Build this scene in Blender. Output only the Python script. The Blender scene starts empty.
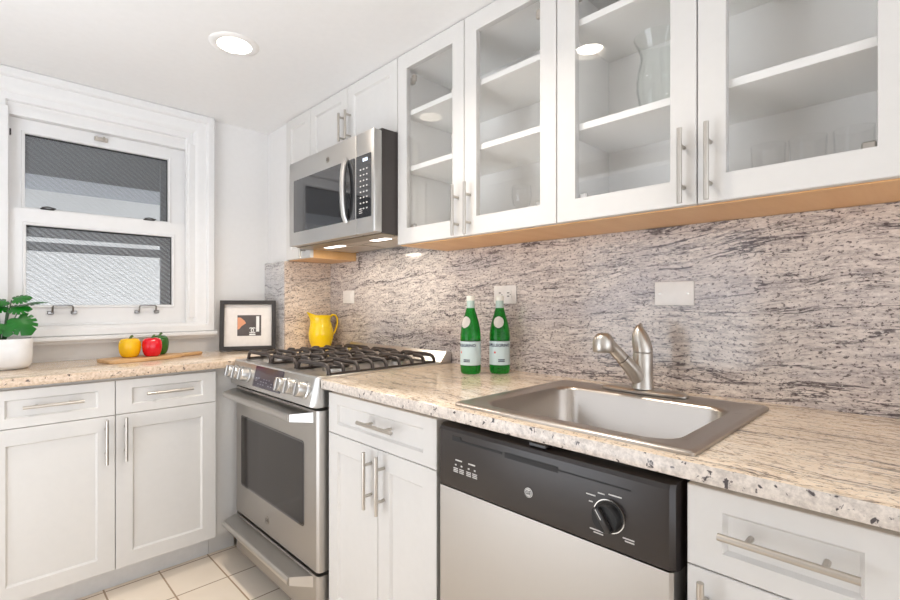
import bpy, bmesh, math, random
from mathutils import Vector, Matrix
random.seed(7)
SC = bpy.context.scene
COL = SC.collection
PI = math.pi

# ------------------------------------------------------------------ camera
cd = bpy.data.cameras.new('camera')
cam = bpy.data.objects.new('camera', cd)
COL.objects.link(cam)
cd.sensor_width = 36.0
cd.lens = 480.61 / 900.0 * 36.0
cd.shift_y = 2.78 / 900.0
cd.clip_start = 0.02
cam.location = (-1.4964, 0.0, 1.1789)
cam.rotation_euler = (PI / 2, 0, -math.radians(44.52))
SC.camera = cam

# ------------------------------------------------------------------ world, daylight, exposure
w = bpy.data.worlds.new('overcast_sky')
SC.world = w
w.use_nodes = True
bg = w.node_tree.nodes['Background']
bg.inputs['Color'].default_value = (0.91, 0.96, 1.03, 1)
_t = w.node_tree
_tc = _t.nodes.new('ShaderNodeTexCoord')
_sx = _t.nodes.new('ShaderNodeSeparateXYZ')
_mr = _t.nodes.new('ShaderNodeMapRange')
_mr.inputs['From Min'].default_value = -0.15
_mr.inputs['From Max'].default_value = 0.15
_mr.inputs['To Min'].default_value = 4.2      # lower half brightened as added fill for the ceiling
_mr.inputs['To Max'].default_value = 1.7     # overcast sky
_t.links.new(_tc.outputs['Generated'], _sx.inputs[0])
_t.links.new(_sx.outputs['Z'], _mr.inputs['Value'])
_t.links.new(_mr.outputs[0], bg.inputs['Strength'])


def area_light(name, loc, rot, sx, sy, power, color, shape='RECTANGLE'):
    l = bpy.data.lights.new(name, 'AREA')
    l.shape = shape
    l.size = sx
    if shape in ('RECTANGLE', 'ELLIPSE'):
        l.size_y = sy
    l.energy = power
    l.color = color
    o = bpy.data.objects.new(name, l)
    COL.objects.link(o)
    o.location = loc
    o.rotation_euler = rot
    return o


VS = SC.view_settings
VS.view_transform = 'Standard'
VS.look = 'None'
VS.exposure = 0.0
VS.gamma = 1.0
VS.use_curve_mapping = False
LAMP_W = 4.8
SC.cycles.max_bounces = 12
SC.cycles.transparent_max_bounces = 16
SC.cycles.sample_clamp_indirect = 6.0
SC.cycles.caustics_reflective = False
SC.cycles.caustics_refractive = False


# ------------------------------------------------------------------ helpers
def S(r, g, b):
    def f(c):
        c /= 255.0
        return c / 12.92 if c <= 0.04045 else ((c + 0.055) / 1.055) ** 2.4
    return (f(r), f(g), f(b), 1.0)


def new_bm():
    return bmesh.new()


def absorb(bm, tmp, mi=0):
    me = bpy.data.meshes.new('tmp')
    for f in tmp.faces:
        f.material_index = mi
    tmp.to_mesh(me)
    tmp.free()
    bm.from_mesh(me)
    bpy.data.meshes.remove(me)


def box(bm, x0, x1, y0, y1, z0, z1, bev=0.0, seg=1, mi=0, M=None):
    t = bmesh.new()
    bmesh.ops.create_cube(t, size=1)
    for v in t.verts:
        v.co = Vector(((x0 + x1) / 2 + v.co.x * (x1 - x0), (y0 + y1) / 2 + v.co.y * (y1 - y0),
                       (z0 + z1) / 2 + v.co.z * (z1 - z0)))
    if bev > 0:
        bmesh.ops.bevel(t, geom=list(t.edges), offset=bev, segments=seg, affect='EDGES', profile=0.5)
    if M is not None:
        bmesh.ops.transform(t, matrix=M, verts=t.verts)
    absorb(bm, t, mi)


def tube(bm, pts, r, seg=10, mi=0, closed=False, flat=None):
    """swept tube through pts; r a number or a list; flat=(a,b) scales the section"""
    pts = [Vector(p) for p in pts]
    n = len(pts)
    rs = r if isinstance(r, (list, tuple)) else [r] * n
    t = bmesh.new()
    rings = []
    up = None
    for i, p in enumerate(pts):
        if closed:
            d = (pts[(i + 1) % n] - pts[i - 1]).normalized()
        elif i == 0:
            d = (pts[1] - p).normalized()
        elif i == n - 1:
            d = (p - pts[i - 1]).normalized()
        else:
            d = ((pts[i + 1] - p).normalized() + (p - pts[i - 1]).normalized()).normalized()
        if up is None:
            a = Vector((0, 0, 1)) if abs(d.z) < 0.9 else Vector((1, 0, 0))
            up = (a - d * a.dot(d)).normalized()
        else:
            up = (up - d * up.dot(d)).normalized()
        sd = d.cross(up)
        fa, fb = flat if flat else (1, 1)
        rings.append([t.verts.new(p + (up * math.cos(2 * PI * k / seg) * fa + sd * math.sin(2 * PI * k / seg) * fb) * rs[i])
                      for k in range(seg)])
    m = n if closed else n - 1
    for i in range(m):
        A, B = rings[i], rings[(i + 1) % n]
        for k in range(seg):
            t.faces.new((A[k], A[(k + 1) % seg], B[(k + 1) % seg], B[k]))
    if not closed:
        t.faces.new(rings[0][::-1])
        t.faces.new(rings[-1])
    bmesh.ops.recalc_face_normals(t, faces=t.faces)
    absorb(bm, t, mi)


def lathe(bm, prof, seg=32, mi=0, M=None, close=False, fn=None):
    """profile of (radius, z) turned around Z"""
    t = bmesh.new()
    rings = []
    for (r, z) in prof:
        if r < 1e-6:
            rings.append([t.verts.new((0, 0, z))])
        else:
            ring = []
            for k in range(seg):
                a = 2 * PI * k / seg
                co = Vector((r * math.cos(a), r * math.sin(a), z))
                if fn:
                    co = fn(co, a)
                ring.append(t.verts.new(co))
            rings.append(ring)
    R = rings + ([rings[0]] if close else [])
    for A, B in zip(R[:-1], R[1:]):
        if len(A) == 1 and len(B) == 1:
            continue
        for k in range(seg):
            k2 = (k + 1) % seg
            if len(A) == 1:
                t.faces.new((A[0], B[k2], B[k]))
            elif len(B) == 1:
                t.faces.new((A[k], A[k2], B[0]))
            else:
                t.faces.new((A[k], A[k2], B[k2], B[k]))
    bmesh.ops.recalc_face_normals(t, faces=t.faces)
    if M is not None:
        bmesh.ops.transform(t, matrix=M, verts=t.verts)
    absorb(bm, t, mi)


def prism(bm, pts, d0, d1, axis='z', bev=0.0, mi=0, M=None):
    """extrude a 2-D outline from d0 to d1 along an axis; outline coords are the other two axes in order"""
    t = bmesh.new()

    def mk(p, d):
        return {'z': (p[0], p[1], d), 'y': (p[0], d, p[1]), 'x': (d, p[0], p[1])}[axis]
    A = [t.verts.new(mk(p, d0)) for p in pts]
    B = [t.verts.new(mk(p, d1)) for p in pts]
    t.faces.new(A)
    t.faces.new(B[::-1])
    n = len(pts)
    for i in range(n):
        t.faces.new((A[i], B[i], B[(i + 1) % n], A[(i + 1) % n]))
    bmesh.ops.recalc_face_normals(t, faces=t.faces)
    if bev > 0:
        es = [e for e in t.edges if len(e.link_faces) == 2 and e.calc_face_angle(0) > 0.6]
        bmesh.ops.bevel(t, geom=es, offset=bev, segments=2, affect='EDGES', profile=0.5)
    if M is not None:
        bmesh.ops.transform(t, matrix=M, verts=t.verts)
    absorb(bm, t, mi)


def slab_with_holes(bm, us, vs, holes, d0, d1, axis='z', mi=0):
    """plate over the grid us x vs minus the listed (i,j) cells"""
    t = bmesh.new()
    V = {}

    def vert(i, j, d):
        k = (i, j, d)
        if k not in V:
            u, v = us[i], vs[j]
            V[k] = t.verts.new({'z': (u, v, d), 'y': (u, d, v), 'x': (d, u, v)}[axis])
        return V[k]
    nx, ny = len(us) - 1, len(vs) - 1
    solid = lambda i, j: 0 <= i < nx and 0 <= j < ny and (i, j) not in holes
    for i in range(nx):
        for j in range(ny):
            if not solid(i, j):
                continue
            q = [(i, j), (i + 1, j), (i + 1, j + 1), (i, j + 1)]
            t.faces.new([vert(a, b, d0) for a, b in q])
            t.faces.new([vert(a, b, d1) for a, b in q][::-1])
            for (a, b), nb in (((0, 1), (i, j - 1)), ((1, 2), (i + 1, j)), ((2, 3), (i, j + 1)), ((3, 0), (i - 1, j))):
                if not solid(*nb):
                    p, r = q[a], q[b]
                    t.faces.new((vert(*p, d0), vert(*r, d0), vert(*r, d1), vert(*p, d1)))
    bmesh.ops.recalc_face_normals(t, faces=t.faces)
    absorb(bm, t, mi)


def rrect(cx, cy, hx, hy, r, n=6):
    out = []
    for (sx, sy, a0) in ((1, 1, 0), (-1, 1, 90), (-1, -1, 180), (1, -1, 270)):
        for k in range(n + 1):
            a = math.radians(a0 + 90 * k / n)
            out.append((cx + sx * (hx - r) + r * math.cos(a), cy + sy * (hy - r) + r * math.sin(a)))
    return out


def loft(bm, loops, cap0=False, cap1=False, mi=0, M=None):
    t = bmesh.new()
    R = [[t.verts.new(p) for p in L] for L in loops]
    n = len(R[0])
    for A, B in zip(R[:-1], R[1:]):
        for k in range(n):
            t.faces.new((A[k], A[(k + 1) % n], B[(k + 1) % n], B[k]))
    if cap0:
        t.faces.new(R[0][::-1])
    if cap1:
        t.faces.new(R[-1])
    bmesh.ops.recalc_face_normals(t, faces=t.faces)
    if M is not None:
        bmesh.ops.transform(t, matrix=M, verts=t.verts)
    absorb(bm, t, mi)


def text_bm(s, size, depth=0.0006, align='CENTER'):
    c = bpy.data.curves.new('txt', 'FONT')
    c.body = s
    c.size = size
    c.extrude = depth
    c.offset = size * 0.02
    c.align_x = align
    c.align_y = 'CENTER'
    o = bpy.data.objects.new('txt', c)
    COL.objects.link(o)
    bpy.context.view_layer.update()
    dg = bpy.context.evaluated_depsgraph_get()
    me = o.evaluated_get(dg).to_mesh()
    bm = bmesh.new()
    bm.from_mesh(me)
    o.evaluated_get(dg).to_mesh_clear()
    bpy.data.objects.remove(o)
    bpy.data.curves.remove(c)
    return bm


def add_text(bm, s, size, M, depth=0.0006, mi=0, fn=None):
    t = text_bm(s, size, depth)
    if fn:
        for v in t.verts:
            v.co = fn(v.co)
    bmesh.ops.transform(t, matrix=M, verts=t.verts)
    absorb(bm, t, mi)


def obj(name, bm, mat, parent=None, smooth=35, loc=None):
    me = bpy.data.meshes.new(name)
    bm.to_mesh(me)
    bm.free()
    for m in (mat if isinstance(mat, (list, tuple)) else [mat]):
        me.materials.append(m)
    if smooth:
        for p in me.polygons:
            p.use_smooth = True
        me.set_sharp_from_angle(angle=math.radians(smooth))
    o = bpy.data.objects.new(name, me)
    COL.objects.link(o)
    if parent:
        o.parent = parent
    if loc:
        o.location = loc
    return o


def tag(o, label, cat, group=None):
    o['label'] = label
    o['category'] = cat
    if group:
        o['group'] = group
    return o


def thing(name, label, cat, loc=(0, 0, 0), rotz=0.0, group=None):
    o = bpy.data.objects.new(name, None)
    o.empty_display_size = 0.05
    COL.objects.link(o)
    o.location = loc
    o.rotation_euler = (0, 0, rotz)
    return tag(o, label, cat, group)


def struct(name, bm, mat, parent=None, smooth=35):
    o = obj(name, bm, mat, parent, smooth)
    if not parent:
        o['kind'] = 'structure'
    return o


def clone(o, parent=None):
    c = o.copy()
    COL.objects.link(c)
    if parent:
        c.parent = parent
    for ch in list(o.children):
        clone(ch, c)
    return c


# ------------------------------------------------------------------ materials
class NT:
    def __init__(self, name):
        self.m = bpy.data.materials.new(name)
        self.m.use_nodes = True
        self.t = self.m.node_tree
        self.b = self.t.nodes['Principled BSDF']
        self.out = self.t.nodes['Material Output']

    def n(self, typ, ins=None, **kw):
        nd = self.t.nodes.new(typ)
        for k, v in kw.items():
            setattr(nd, k, v)
        for k, v in (ins or {}).items():
            s = nd.inputs[k]
            if hasattr(v, 'is_output'):
                self.t.links.new(v, s)
            else:
                s.default_value = v
        return nd

    def set(self, **kw):
        for k, v in kw.items():
            s = self.b.inputs[k.replace('_', ' ')]
            if hasattr(v, 'is_output'):
                self.t.links.new(v, s)
            else:
                s.default_value = v
        return self

    def ramp(self, fac, stops, interp='LINEAR'):
        r = self.n('ShaderNodeValToRGB', {'Fac': fac})
        cr = r.color_ramp
        cr.interpolation = interp
        while len(cr.elements) > 1:
            cr.elements.remove(cr.elements[-1])
        cr.elements[0].position, cr.elements[0].color = stops[0]
        for p, c in stops[1:]:
            cr.elements.new(p).color = c
        return r.outputs['Color']

    def mix(self, fac, a, b):
        m = self.n('ShaderNodeMix', data_type='RGBA')
        for i, v in ((0, fac), (6, a), (7, b)):
            if hasattr(v, 'is_output'):
                self.t.links.new(v, m.inputs[i])
            else:
                m.inputs[i].default_value = v
        return m.outputs[2]

    def coords(self, scale=(1, 1, 1), rot=(0, 0, 0), kind='Object'):
        tc = self.n('ShaderNodeTexCoord')
        mp = self.n('ShaderNodeMapping', {'Vector': tc.outputs[kind], 'Scale': scale, 'Rotation': rot})
        return mp.outputs[0]

    def noise(self, vec, scale, detail=4, rough=0.5, dist=0.0):
        return self.n('ShaderNodeTexNoise', {'Vector': vec, 'Scale': scale, 'Detail': detail, 'Roughness': rough, 'Distortion': dist}).outputs['Fac']


def plain(name, col, rough=0.5, metal=0.0, grain=0.03, gscale=40, **kw):
    """a paint / plastic / metal with a faint procedural unevenness"""
    k = NT(name)
    nz = k.noise(k.coords(), gscale, 3)
    lo = tuple(c * (1 - grain) for c in col[:3]) + (1,)
    hi = tuple(min(1, c * (1 + grain)) for c in col[:3]) + (1,)
    k.set(Base_Color=k.ramp(nz, [(0.3, lo), (0.7, hi)]), Roughness=rough, Metallic=metal, **kw)
    return k.m


def brushed(name, col, rough, sc=(1, 1, 60), amt=0.08):
    k = NT(name)
    nz = k.noise(k.coords(sc), 8, 4)
    rr = k.n('ShaderNodeMapRange', {'Value': nz, 'To Min': rough - amt * 0.25, 'To Max': rough + amt * 0.25})
    lo = tuple(c * 0.985 for c in col[:3]) + (1,)
    k.set(Base_Color=k.ramp(nz, [(0.3, lo), (0.7, col)]), Metallic=1.0, Roughness=rr.outputs[0])
    return k.m


def emit(name, col, st):
    k = NT(name)
    k.set(Base_Color=col, Emission_Color=col, Emission_Strength=st)
    return k.m


def granite(name, axis, tilt, ramp, cloud, crack=0.9, gloss=0.13, speck=0.85):
    """fibrous veined granite: fine streaks along one axis, thin broken dark veins, specks"""
    k = NT(name)

    def sc(lo):
        return (lo, 1, 1) if axis == 'x' else (1, lo, 1)
    rot = (tilt, 0, 0) if axis == 'y' else (0, tilt, 0)
    vec = k.coords((1, 1, 1), rot)
    warp = k.n('ShaderNodeTexNoise', {'Vector': vec, 'Scale': 2.6, 'Detail': 3.0})
    wv = k.n('ShaderNodeVectorMath', {0: warp.outputs['Color'], 1: (0.09, 0.09, 0.09)}, operation='MULTIPLY').outputs[0]
    vec = k.n('ShaderNodeVectorMath', {0: vec, 1: wv}, operation='ADD').outputs[0]

    def st(lo):
        return k.n('ShaderNodeMapping', {'Vector': vec, 'Scale': sc(lo)}).outputs[0]
    K0, K1 = (0, 0, 0, 1), (1, 1, 1, 1)
    a = k.noise(st(0.16), 88, 9, 0.78, 0.2)
    base = k.ramp(a, ramp)
    cl = k.noise(st(0.22), 4.5, 4, 0.6)
    base = k.mix(k.ramp(cl, [(0.48, K0), (0.64, (0.55, 0.55, 0.55, 1))]), base, cloud)
    # thin veins where a stretched noise crosses its middle
    for scale, lo, wdt, g0 in ((13.0, 0.06, 0.017, 0.48), (30.0, 0.09, 0.024, 0.51)):
        nv = k.noise(st(lo), scale, 6, 0.62, 0.5)
        d = k.n('ShaderNodeMath', {0: nv, 1: 0.5}, operation='SUBTRACT').outputs[0]
        d = k.n('ShaderNodeMath', {0: d}, operation='ABSOLUTE').outputs[0]
        f = k.ramp(d, [(wdt * 0.35, (crack,) * 3 + (1,)), (wdt, K0)])
        gate = k.ramp(k.noise(st(0.22), scale * 0.7, 6, 0.7), [(g0 - 0.02, K0), (g0 + 0.06, K1)])
        f = k.n('ShaderNodeMath', {0: f, 1: gate}, operation='MULTIPLY').outputs[0]
        base = k.mix(f, base, S(78, 70, 74))
    s2 = k.noise(st(0.5), 190, 3, 0.6)
    base = k.mix(k.ramp(s2, [(0.572, K0), (0.63, (speck,) * 3 + (1,))]), base, S(84, 72, 72))
    base = k.mix(k.ramp(s2, [(0.34, (0.6, 0.6, 0.6, 1)), (0.41, K0)]), base, S(238, 230, 222))
    k.set(Base_Color=base, Roughness=gloss, Specular_IOR_Level=0.5)
    return k.m


def granite_edge(name, c0, c1, dark, th=0.60):
    k = NT(name)
    v = k.coords()
    base = k.ramp(k.noise(v, 90, 5, 0.7), [(0.35, c0), (0.6, c1)])
    g = k.ramp(k.noise(v, 70, 3, 0.55, 0.3), [(th, (0, 0, 0, 1)), (th + 0.05, (0.95, 0.95, 0.95, 1))])
    base = k.mix(g, base, dark)
    k.set(Base_Color=base, Roughness=0.18)
    return k.m


def wood(name, c1, c2, axis='x', scale=9, rough=0.45):
    k = NT(name)
    sc = {'x': (0.12, 1, 1), 'y': (1, 0.12, 1), 'z': (1, 1, 0.12)}[axis]
    v = k.coords(sc)
    a = k.noise(v, scale, 6, 0.6, 1.2)
    b = k.noise(v, scale * 9, 3)
    col = k.ramp(a, [(0.3, c1), (0.7, c2)])
    col = k.mix(k.ramp(b, [(0.45, (0, 0, 0, 1)), (0.7, (0.35, 0.35, 0.35, 1))]), col, c1)
    k.set(Base_Color=col, Roughness=rough)
    return k.m


def thin_glass(name, tint=(0.99, 0.99, 0.99, 1), ior=1.5, edge=0.0, rough=0.0):
    """thin pane: transparent with a Fresnel reflection"""
    k = NT(name)
    k.t.nodes.remove(k.b)
    bf = k.n('ShaderNodeNewGeometry').outputs['Backfacing']
    io = k.n('ShaderNodeMapRange', {'Value': bf, 'To Min': ior, 'To Max': 1.0 / ior}).outputs[0]
    fr = k.n('ShaderNodeFresnel', {'IOR': io})
    if edge > 0:
        lw = k.n('ShaderNodeLayerWeight', {'Blend': 0.25}).outputs['Facing']
        tint = k.ramp(lw, [(0.35, tint), (0.95, tuple(c * (1 - edge) for c in tint[:3]) + (1,))])
    tr = k.n('ShaderNodeBsdfTransparent', {'Color': tint})
    gl = k.n('ShaderNodeBsdfGlossy', {'Roughness': rough, 'Color': (1, 1, 1, 1)})
    mx = k.n('ShaderNodeMixShader', {0: fr.outputs[0], 1: tr.outputs[0], 2: gl.outputs[0]})
    k.t.links.new(mx.outputs[0], k.out.inputs['Surface'])
    return k.m


M_ = {}
M_['paint'] = plain('white_wall_paint', S(234, 232, 230), 0.6, grain=0.01)
M_['ceil'] = plain('white_ceiling_paint', S(244, 243, 242), 0.7, grain=0.01)
M_['trim'] = plain('white_gloss_trim', S(233, 232, 231), 0.35, grain=0.01)
M_['cab'] = plain('white_cabinet_paint', S(220, 217, 213), 0.55, grain=0.01, Specular_IOR_Level=0.3)
M_['cabin'] = plain('white_cabinet_lining', S(250, 248, 244), 0.5, grain=0.01)
M_['toe'] = plain('pale_grey_toe_kick', S(224, 223, 222), 0.5)
M_['maple'] = wood('maple_underside', S(220, 168, 114), S(232, 186, 134), 'y')
M_['maplex'] = wood('maple_side', S(216, 164, 104), S(230, 182, 126), 'x')
M_['nickel'] = brushed('brushed_nickel', S(196, 190, 182), 0.3, (60, 60, 1))
M_['steel'] = brushed('brushed_steel', S(204, 202, 199), 0.30, (1, 60, 60), 0.06)
M_['hsteel'] = brushed('bright_handle_steel', S(196, 193, 189), 0.34, (1, 60, 60), 0.05)
M_['steelv'] = brushed('brushed_steel_door', S(182, 178, 173), 0.42, (60, 60, 1), 0.06)
M_['steels'] = brushed('satin_sink_steel', S(186, 178, 170), 0.28, (60, 1, 60), 0.06)
M_['chrome'] = plain('polished_chrome', S(210, 208, 205), 0.14, 1.0)
M_['lift'] = plain('aged_chrome', S(150, 148, 146), 0.3, 1.0)
M_['black'] = plain('black_plastic', S(38, 35, 34), 0.32)
M_['dark'] = plain('dark_charcoal_metal', S(62, 56, 54), 0.35)
M_['dwp'] = plain('espresso_black_panel', S(42, 36, 34), 0.3, grain=0.02)
M_['void'] = plain('black_recess', S(14, 13, 13), 0.6)
M_['iron'] = plain('cast_iron', S(66, 58, 54), 0.42, 0.3, grain=0.12, gscale=200)
M_['bglass'] = plain('black_oven_glass', S(34, 34, 36), 0.06, Coat_Weight=1.0, Coat_Roughness=0.03)
M_['oglass'] = plain('smoked_oven_glass', S(50, 46, 44), 0.12, Specular_IOR_Level=0.35)
M_['print'] = plain('pale_panel_print', S(205, 203, 200), 0.5)
M_['dimprint'] = plain('dim_display_marks', S(122, 118, 128), 0.5)
M_['plate'] = plain('white_outlet_plastic', S(240, 235, 229), 0.35)
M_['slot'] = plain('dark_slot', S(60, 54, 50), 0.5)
M_['pane'] = thin_glass('cabinet_pane')
M_['crystal'] = thin_glass('clear_glassware', (0.985, 0.985, 0.985, 1), 1.4, 0.2)
M_['vase'] = thin_glass('clear_vase_glass', (0.96, 0.97, 0.96, 1), 1.5, 0.5)
M_['yellow'] = plain('yellow_glaze', S(255, 214, 0), 0.22, grain=0.02, Coat_Weight=0.6)
M_['pepy'] = plain('yellow_pepper_skin', S(242, 190, 12), 0.22, grain=0.08, gscale=14)
M_['pepr'] = plain('red_pepper_skin', S(222, 8, 32), 0.2, grain=0.08, gscale=14)
M_['pepg'] = plain('green_pepper_skin', S(46, 104, 28), 0.22, grain=0.1, gscale=14)
M_['stemg'] = plain('green_stem', S(74, 104, 44), 0.5)
M_['leaf'] = plain('monstera_leaf', S(3, 104, 10), 0.26, grain=0.15, gscale=18)
M_['stemd'] = plain('leaf_stem', S(60, 96, 60), 0.4)
M_['soil'] = plain('dark_potting_soil', S(52, 44, 36), 0.9, grain=0.3, gscale=90)
M_['ceramic'] = plain('white_ceramic', S(238, 237, 236), 0.25)
M_['board'] = wood('acacia_board', S(186, 140, 92), S(224, 188, 142), 'x', 14, 0.4)
M_['frame'] = plain('black_frame_wood', S(48, 43, 40), 0.4)
M_['mat'] = plain('white_mat_board', S(240, 234, 228), 0.8)
M_['photo'] = plain('dark_photo_print', S(88, 80, 78), 0.5, grain=0.15, gscale=30)
M_['peach'] = plain('peach_print', S(226, 158, 120), 0.5)
M_['white'] = plain('white_print', S(240, 240, 238), 0.5)
M_['label'] = plain('pale_blue_label', S(196, 214, 216), 0.45)
M_['navy'] = plain('navy_print', S(34, 44, 74), 0.5)
M_['red'] = plain('red_print', S(214, 60, 44), 0.5)
M_['cap'] = plain('cream_bottle_cap', S(236, 232, 218), 0.4)
M_['sleeve'] = plain('pale_neck_foil', S(178, 196, 186), 0.35)
M_['lens'] = emit('lamp_lens', (1.0, 0.93, 0.84, 1), 6.0)
M_['mwlens'] = emit('hood_lamp_lens', (1.0, 0.93, 0.86, 1), 3.0)
M_['reflector'] = plain('white_reflector', S(245, 243, 240), 0.3)
M_['mesh'] = plain('grease_filter_mesh', S(196, 186, 172), 0.35, 0.8, grain=0.2, gscale=300)
M_['bottom'] = plain('hood_underside', S(150, 138, 118), 0.35, 0.7)
M_['ext'] = plain('pale_outside_wall', S(206, 204, 200), 0.9, grain=0.03, gscale=3)
M_['extdark'] = plain('grey_outside_frame', S(112, 114, 118), 0.6)
M_['disp'] = plain('display_glass', S(70, 64, 72), 0.1)
M_['dispink'] = emit('display_digits', (0.75, 0.85, 1.0, 1), 1.2)

k = NT('green_bottle_glass')
k.set(Base_Color=S(34, 176, 58), Roughness=0.04, Transmission_Weight=0.93, IOR=1.35, Specular_IOR_Level=0.5)
M_['bottle'] = k.m

k = NT('beige_floor_tile')
v = k.coords()
bt = k.n('ShaderNodeTexBrick', {'Vector': v, 'Scale': 1.0, 'Mortar Size': 0.0035, 'Mortar Smooth': 0.2, 'Brick Width': 0.2, 'Row Height': 0.236,
                                'Color1': S(252, 236, 216), 'Color2': S(253, 239, 221), 'Mortar': S(186, 160, 134)})
bt.offset = 0.0
bt.squash = 1.0
nz = k.noise(v, 6, 5)
mm = k.n('ShaderNodeMix', data_type='RGBA', blend_type='MULTIPLY')
mm.inputs[0].default_value = 1.0
k.t.links.new(bt.outputs['Color'], mm.inputs[6])
k.t.links.new(k.ramp(nz, [(0.3, (0.94, 0.93, 0.92, 1)), (0.7, (1, 1, 1, 1))]), mm.inputs[7])
k.set(Base_Color=mm.outputs[2], Roughness=0.25)
M_['tile'] = k.m

RW_ = [(0.27, S(104, 96, 98)), (0.41, S(176, 164, 159)), (0.51, S(214, 202, 193)), (0.68, S(236, 226, 217))]
M_['gwall'] = granite('veined_granite_wall', 'y', math.radians(4), RW_, S(172, 164, 168))
M_['gcol'] = granite('veined_granite_column', 'x', math.radians(10), [(0.26, S(150, 130, 120)), (0.41, S(206, 186, 168)), (0.51, S(226, 208, 190)), (0.68, S(238, 224, 210))], S(196, 176, 162), 0.7)
M_['gside_lit'] = granite('granite_side_window_lit', 'y', math.radians(4), [(0.27, S(146, 140, 142)), (0.41, S(190, 186, 186)), (0.51, S(214, 210, 208)), (0.68, S(230, 226, 222))], S(190, 188, 190), 0.5, 0.12, 0.4)  # lighter copy of the wall stone, window reflection painted into its colour
M_['gtop'] = granite('cream_granite_counter', 'y', 0, [(0.28, S(166, 142, 120)), (0.41, S(220, 197, 170)), (0.51, S(243, 224, 200)), (0.68, S(250, 238, 221))], S(218, 198, 174), 0.7, 0.12, 0.6)
M_['gtopx'] = granite('cream_granite_window_counter', 'x', 0, [(0.30, S(166, 140, 118)), (0.42, S(212, 190, 164)), (0.52, S(228, 208, 184)), (0.68, S(238, 222, 202))], S(216, 198, 176), 0.6, 0.12, 0.5)
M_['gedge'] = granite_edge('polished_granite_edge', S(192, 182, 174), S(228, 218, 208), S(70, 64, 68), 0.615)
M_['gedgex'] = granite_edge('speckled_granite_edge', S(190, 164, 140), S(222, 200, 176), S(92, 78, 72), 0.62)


def window_pane(name, rough, clear, ribs):
    """wired obscure glass: diagonal bright ribs over a slightly milky pane"""
    k = NT(name)
    k.t.nodes.remove(k.b)
    v = k.coords((1, 1, 1), (0, math.radians(-38), 0))
    wv = k.n('ShaderNodeTexWave', {'Vector': v, 'Scale': 17.0, 'Distortion': 0.4, 'Detail': 1.0}, wave_type='BANDS', bands_direction='Z').outputs['Fac']
    fac = k.n('ShaderNodeMapRange', {'Value': wv, 'From Min': 0.45, 'From Max': 0.95, 'To Min': 0.12, 'To Max': 0.12 + ribs * 0.6}).outputs[0]
    cc = k.mix(k.n('ShaderNodeMapRange', {'Value': wv, 'From Min': 0.05, 'From Max': 0.5}).outputs[0], tuple(c * (1 - ribs) for c in clear[:3]) + (1,), clear)
    rf = k.n('ShaderNodeBsdfRefraction', {'Roughness': rough, 'IOR': 1.03, 'Color': cc})
    df = k.n('ShaderNodeBsdfDiffuse', {'Color': S(232, 236, 240)})
    m1 = k.n('ShaderNodeMixShader', {0: fac, 1: rf.outputs[0], 2: df.outputs[0]})
    bf = k.n('ShaderNodeNewGeometry').outputs['Backfacing']
    io = k.n('ShaderNodeMapRange', {'Value': bf, 'To Min': 1.45, 'To Max': 1.0 / 1.45}).outputs[0]
    fr = k.n('ShaderNodeFresnel', {'IOR': io})
    gl = k.n('ShaderNodeBsdfGlossy', {'Roughness': 0.25})
    m2 = k.n('ShaderNodeMixShader', {0: fr.outputs[0], 1: m1.outputs[0], 2: gl.outputs[0]})
    k.t.links.new(m2.outputs[0], k.out.inputs['Surface'])
    return k.m


M_['wpane'] = window_pane('wired_glass', 0.03, (0.97, 0.98, 0.99, 1), 0.30)
M_['wpane2'] = window_pane('obscure_glass', 0.22, (0.93, 0.94, 0.95, 1), 0.10)

# ------------------------------------------------------------------ structure
ZC = 2.18
YW = 2.80
XL = -2.15
YB = -2.3
b = new_bm(); box(b, XL - 0.1, 0.12, YB - 0.2, YW + 0.2, -0.05, 0.0)
fl = struct('floor', b, M_['tile'])
# tile joints land on x=-0.928, -0.728 and y=2.382, 2.146 : shift the object, not the texture
for vv in fl.data.vertices:
    vv.co.x += 0.928 + 2.0
    vv.co.y += -(2.382 - 0.236 * 10) + 0.0
fl.location = (-0.928 - 2.0, 2.382 - 0.236 * 10, 0)

LIGHTS = [(-0.786, 1.914), (-0.80, 0.975)]
xs = sorted([XL - 0.1, 0.12] + [LIGHTS[0][0] - 0.062, LIGHTS[0][0] + 0.062])
ys = [YB, LIGHTS[1][1] - .062, LIGHTS[1][1] + .062, LIGHTS[0][1] - .062, LIGHTS[0][1] + .062, YW + 0.2]
LIGHTS = [(LIGHTS[0][0], y) for _, y in LIGHTS]
b = new_bm(); slab_with_holes(b, xs, ys, {(1, 1), (1, 3)}, ZC, ZC + 0.14)
struct('ceiling', b, M_['ceil'])

b = new_bm(); box(b, 0.02, 0.12, YB, YW, 0, ZC)
struct('wall_right', b, M_['paint'])
b = new_bm(); slab_with_holes(b, [YB, 0.85, 2.10, YW + 0.2], [0, 2.08, ZC], {(1, 0)}, XL - 0.1, XL, 'x')   # unseen doorway opposite the range, added to light the right wall evenly
struct('wall_left', b, M_['paint'])
WX0, WX1, WZ0, WZ1 = -1.405, -0.695, 1.075, 2.03
b = new_bm()
slab_with_holes(b, [XL, WX0, WX1, 0.12], [0, WZ0, WZ1, ZC], {(1, 1)}, YW, YW + 0.2, 'y')
struct('wall_far', b, M_['paint'])
# boxed-out column in the corner: white above, stone below is a separate cladding
b = new_bm()
box(b, -0.262, 0.02, 2.552, YW, 0.0, ZC)
struct('wall_corner', b, M_['paint'])

# window ------------------------------------------------------------
win = bpy.data.objects.new('window_1', None)
COL.objects.link(win)
win.location = (-1.05, YW, 1.55)
win['kind'] = 'structure'
win['label'] = 'white double-hung window with wired obscure glass'


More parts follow.
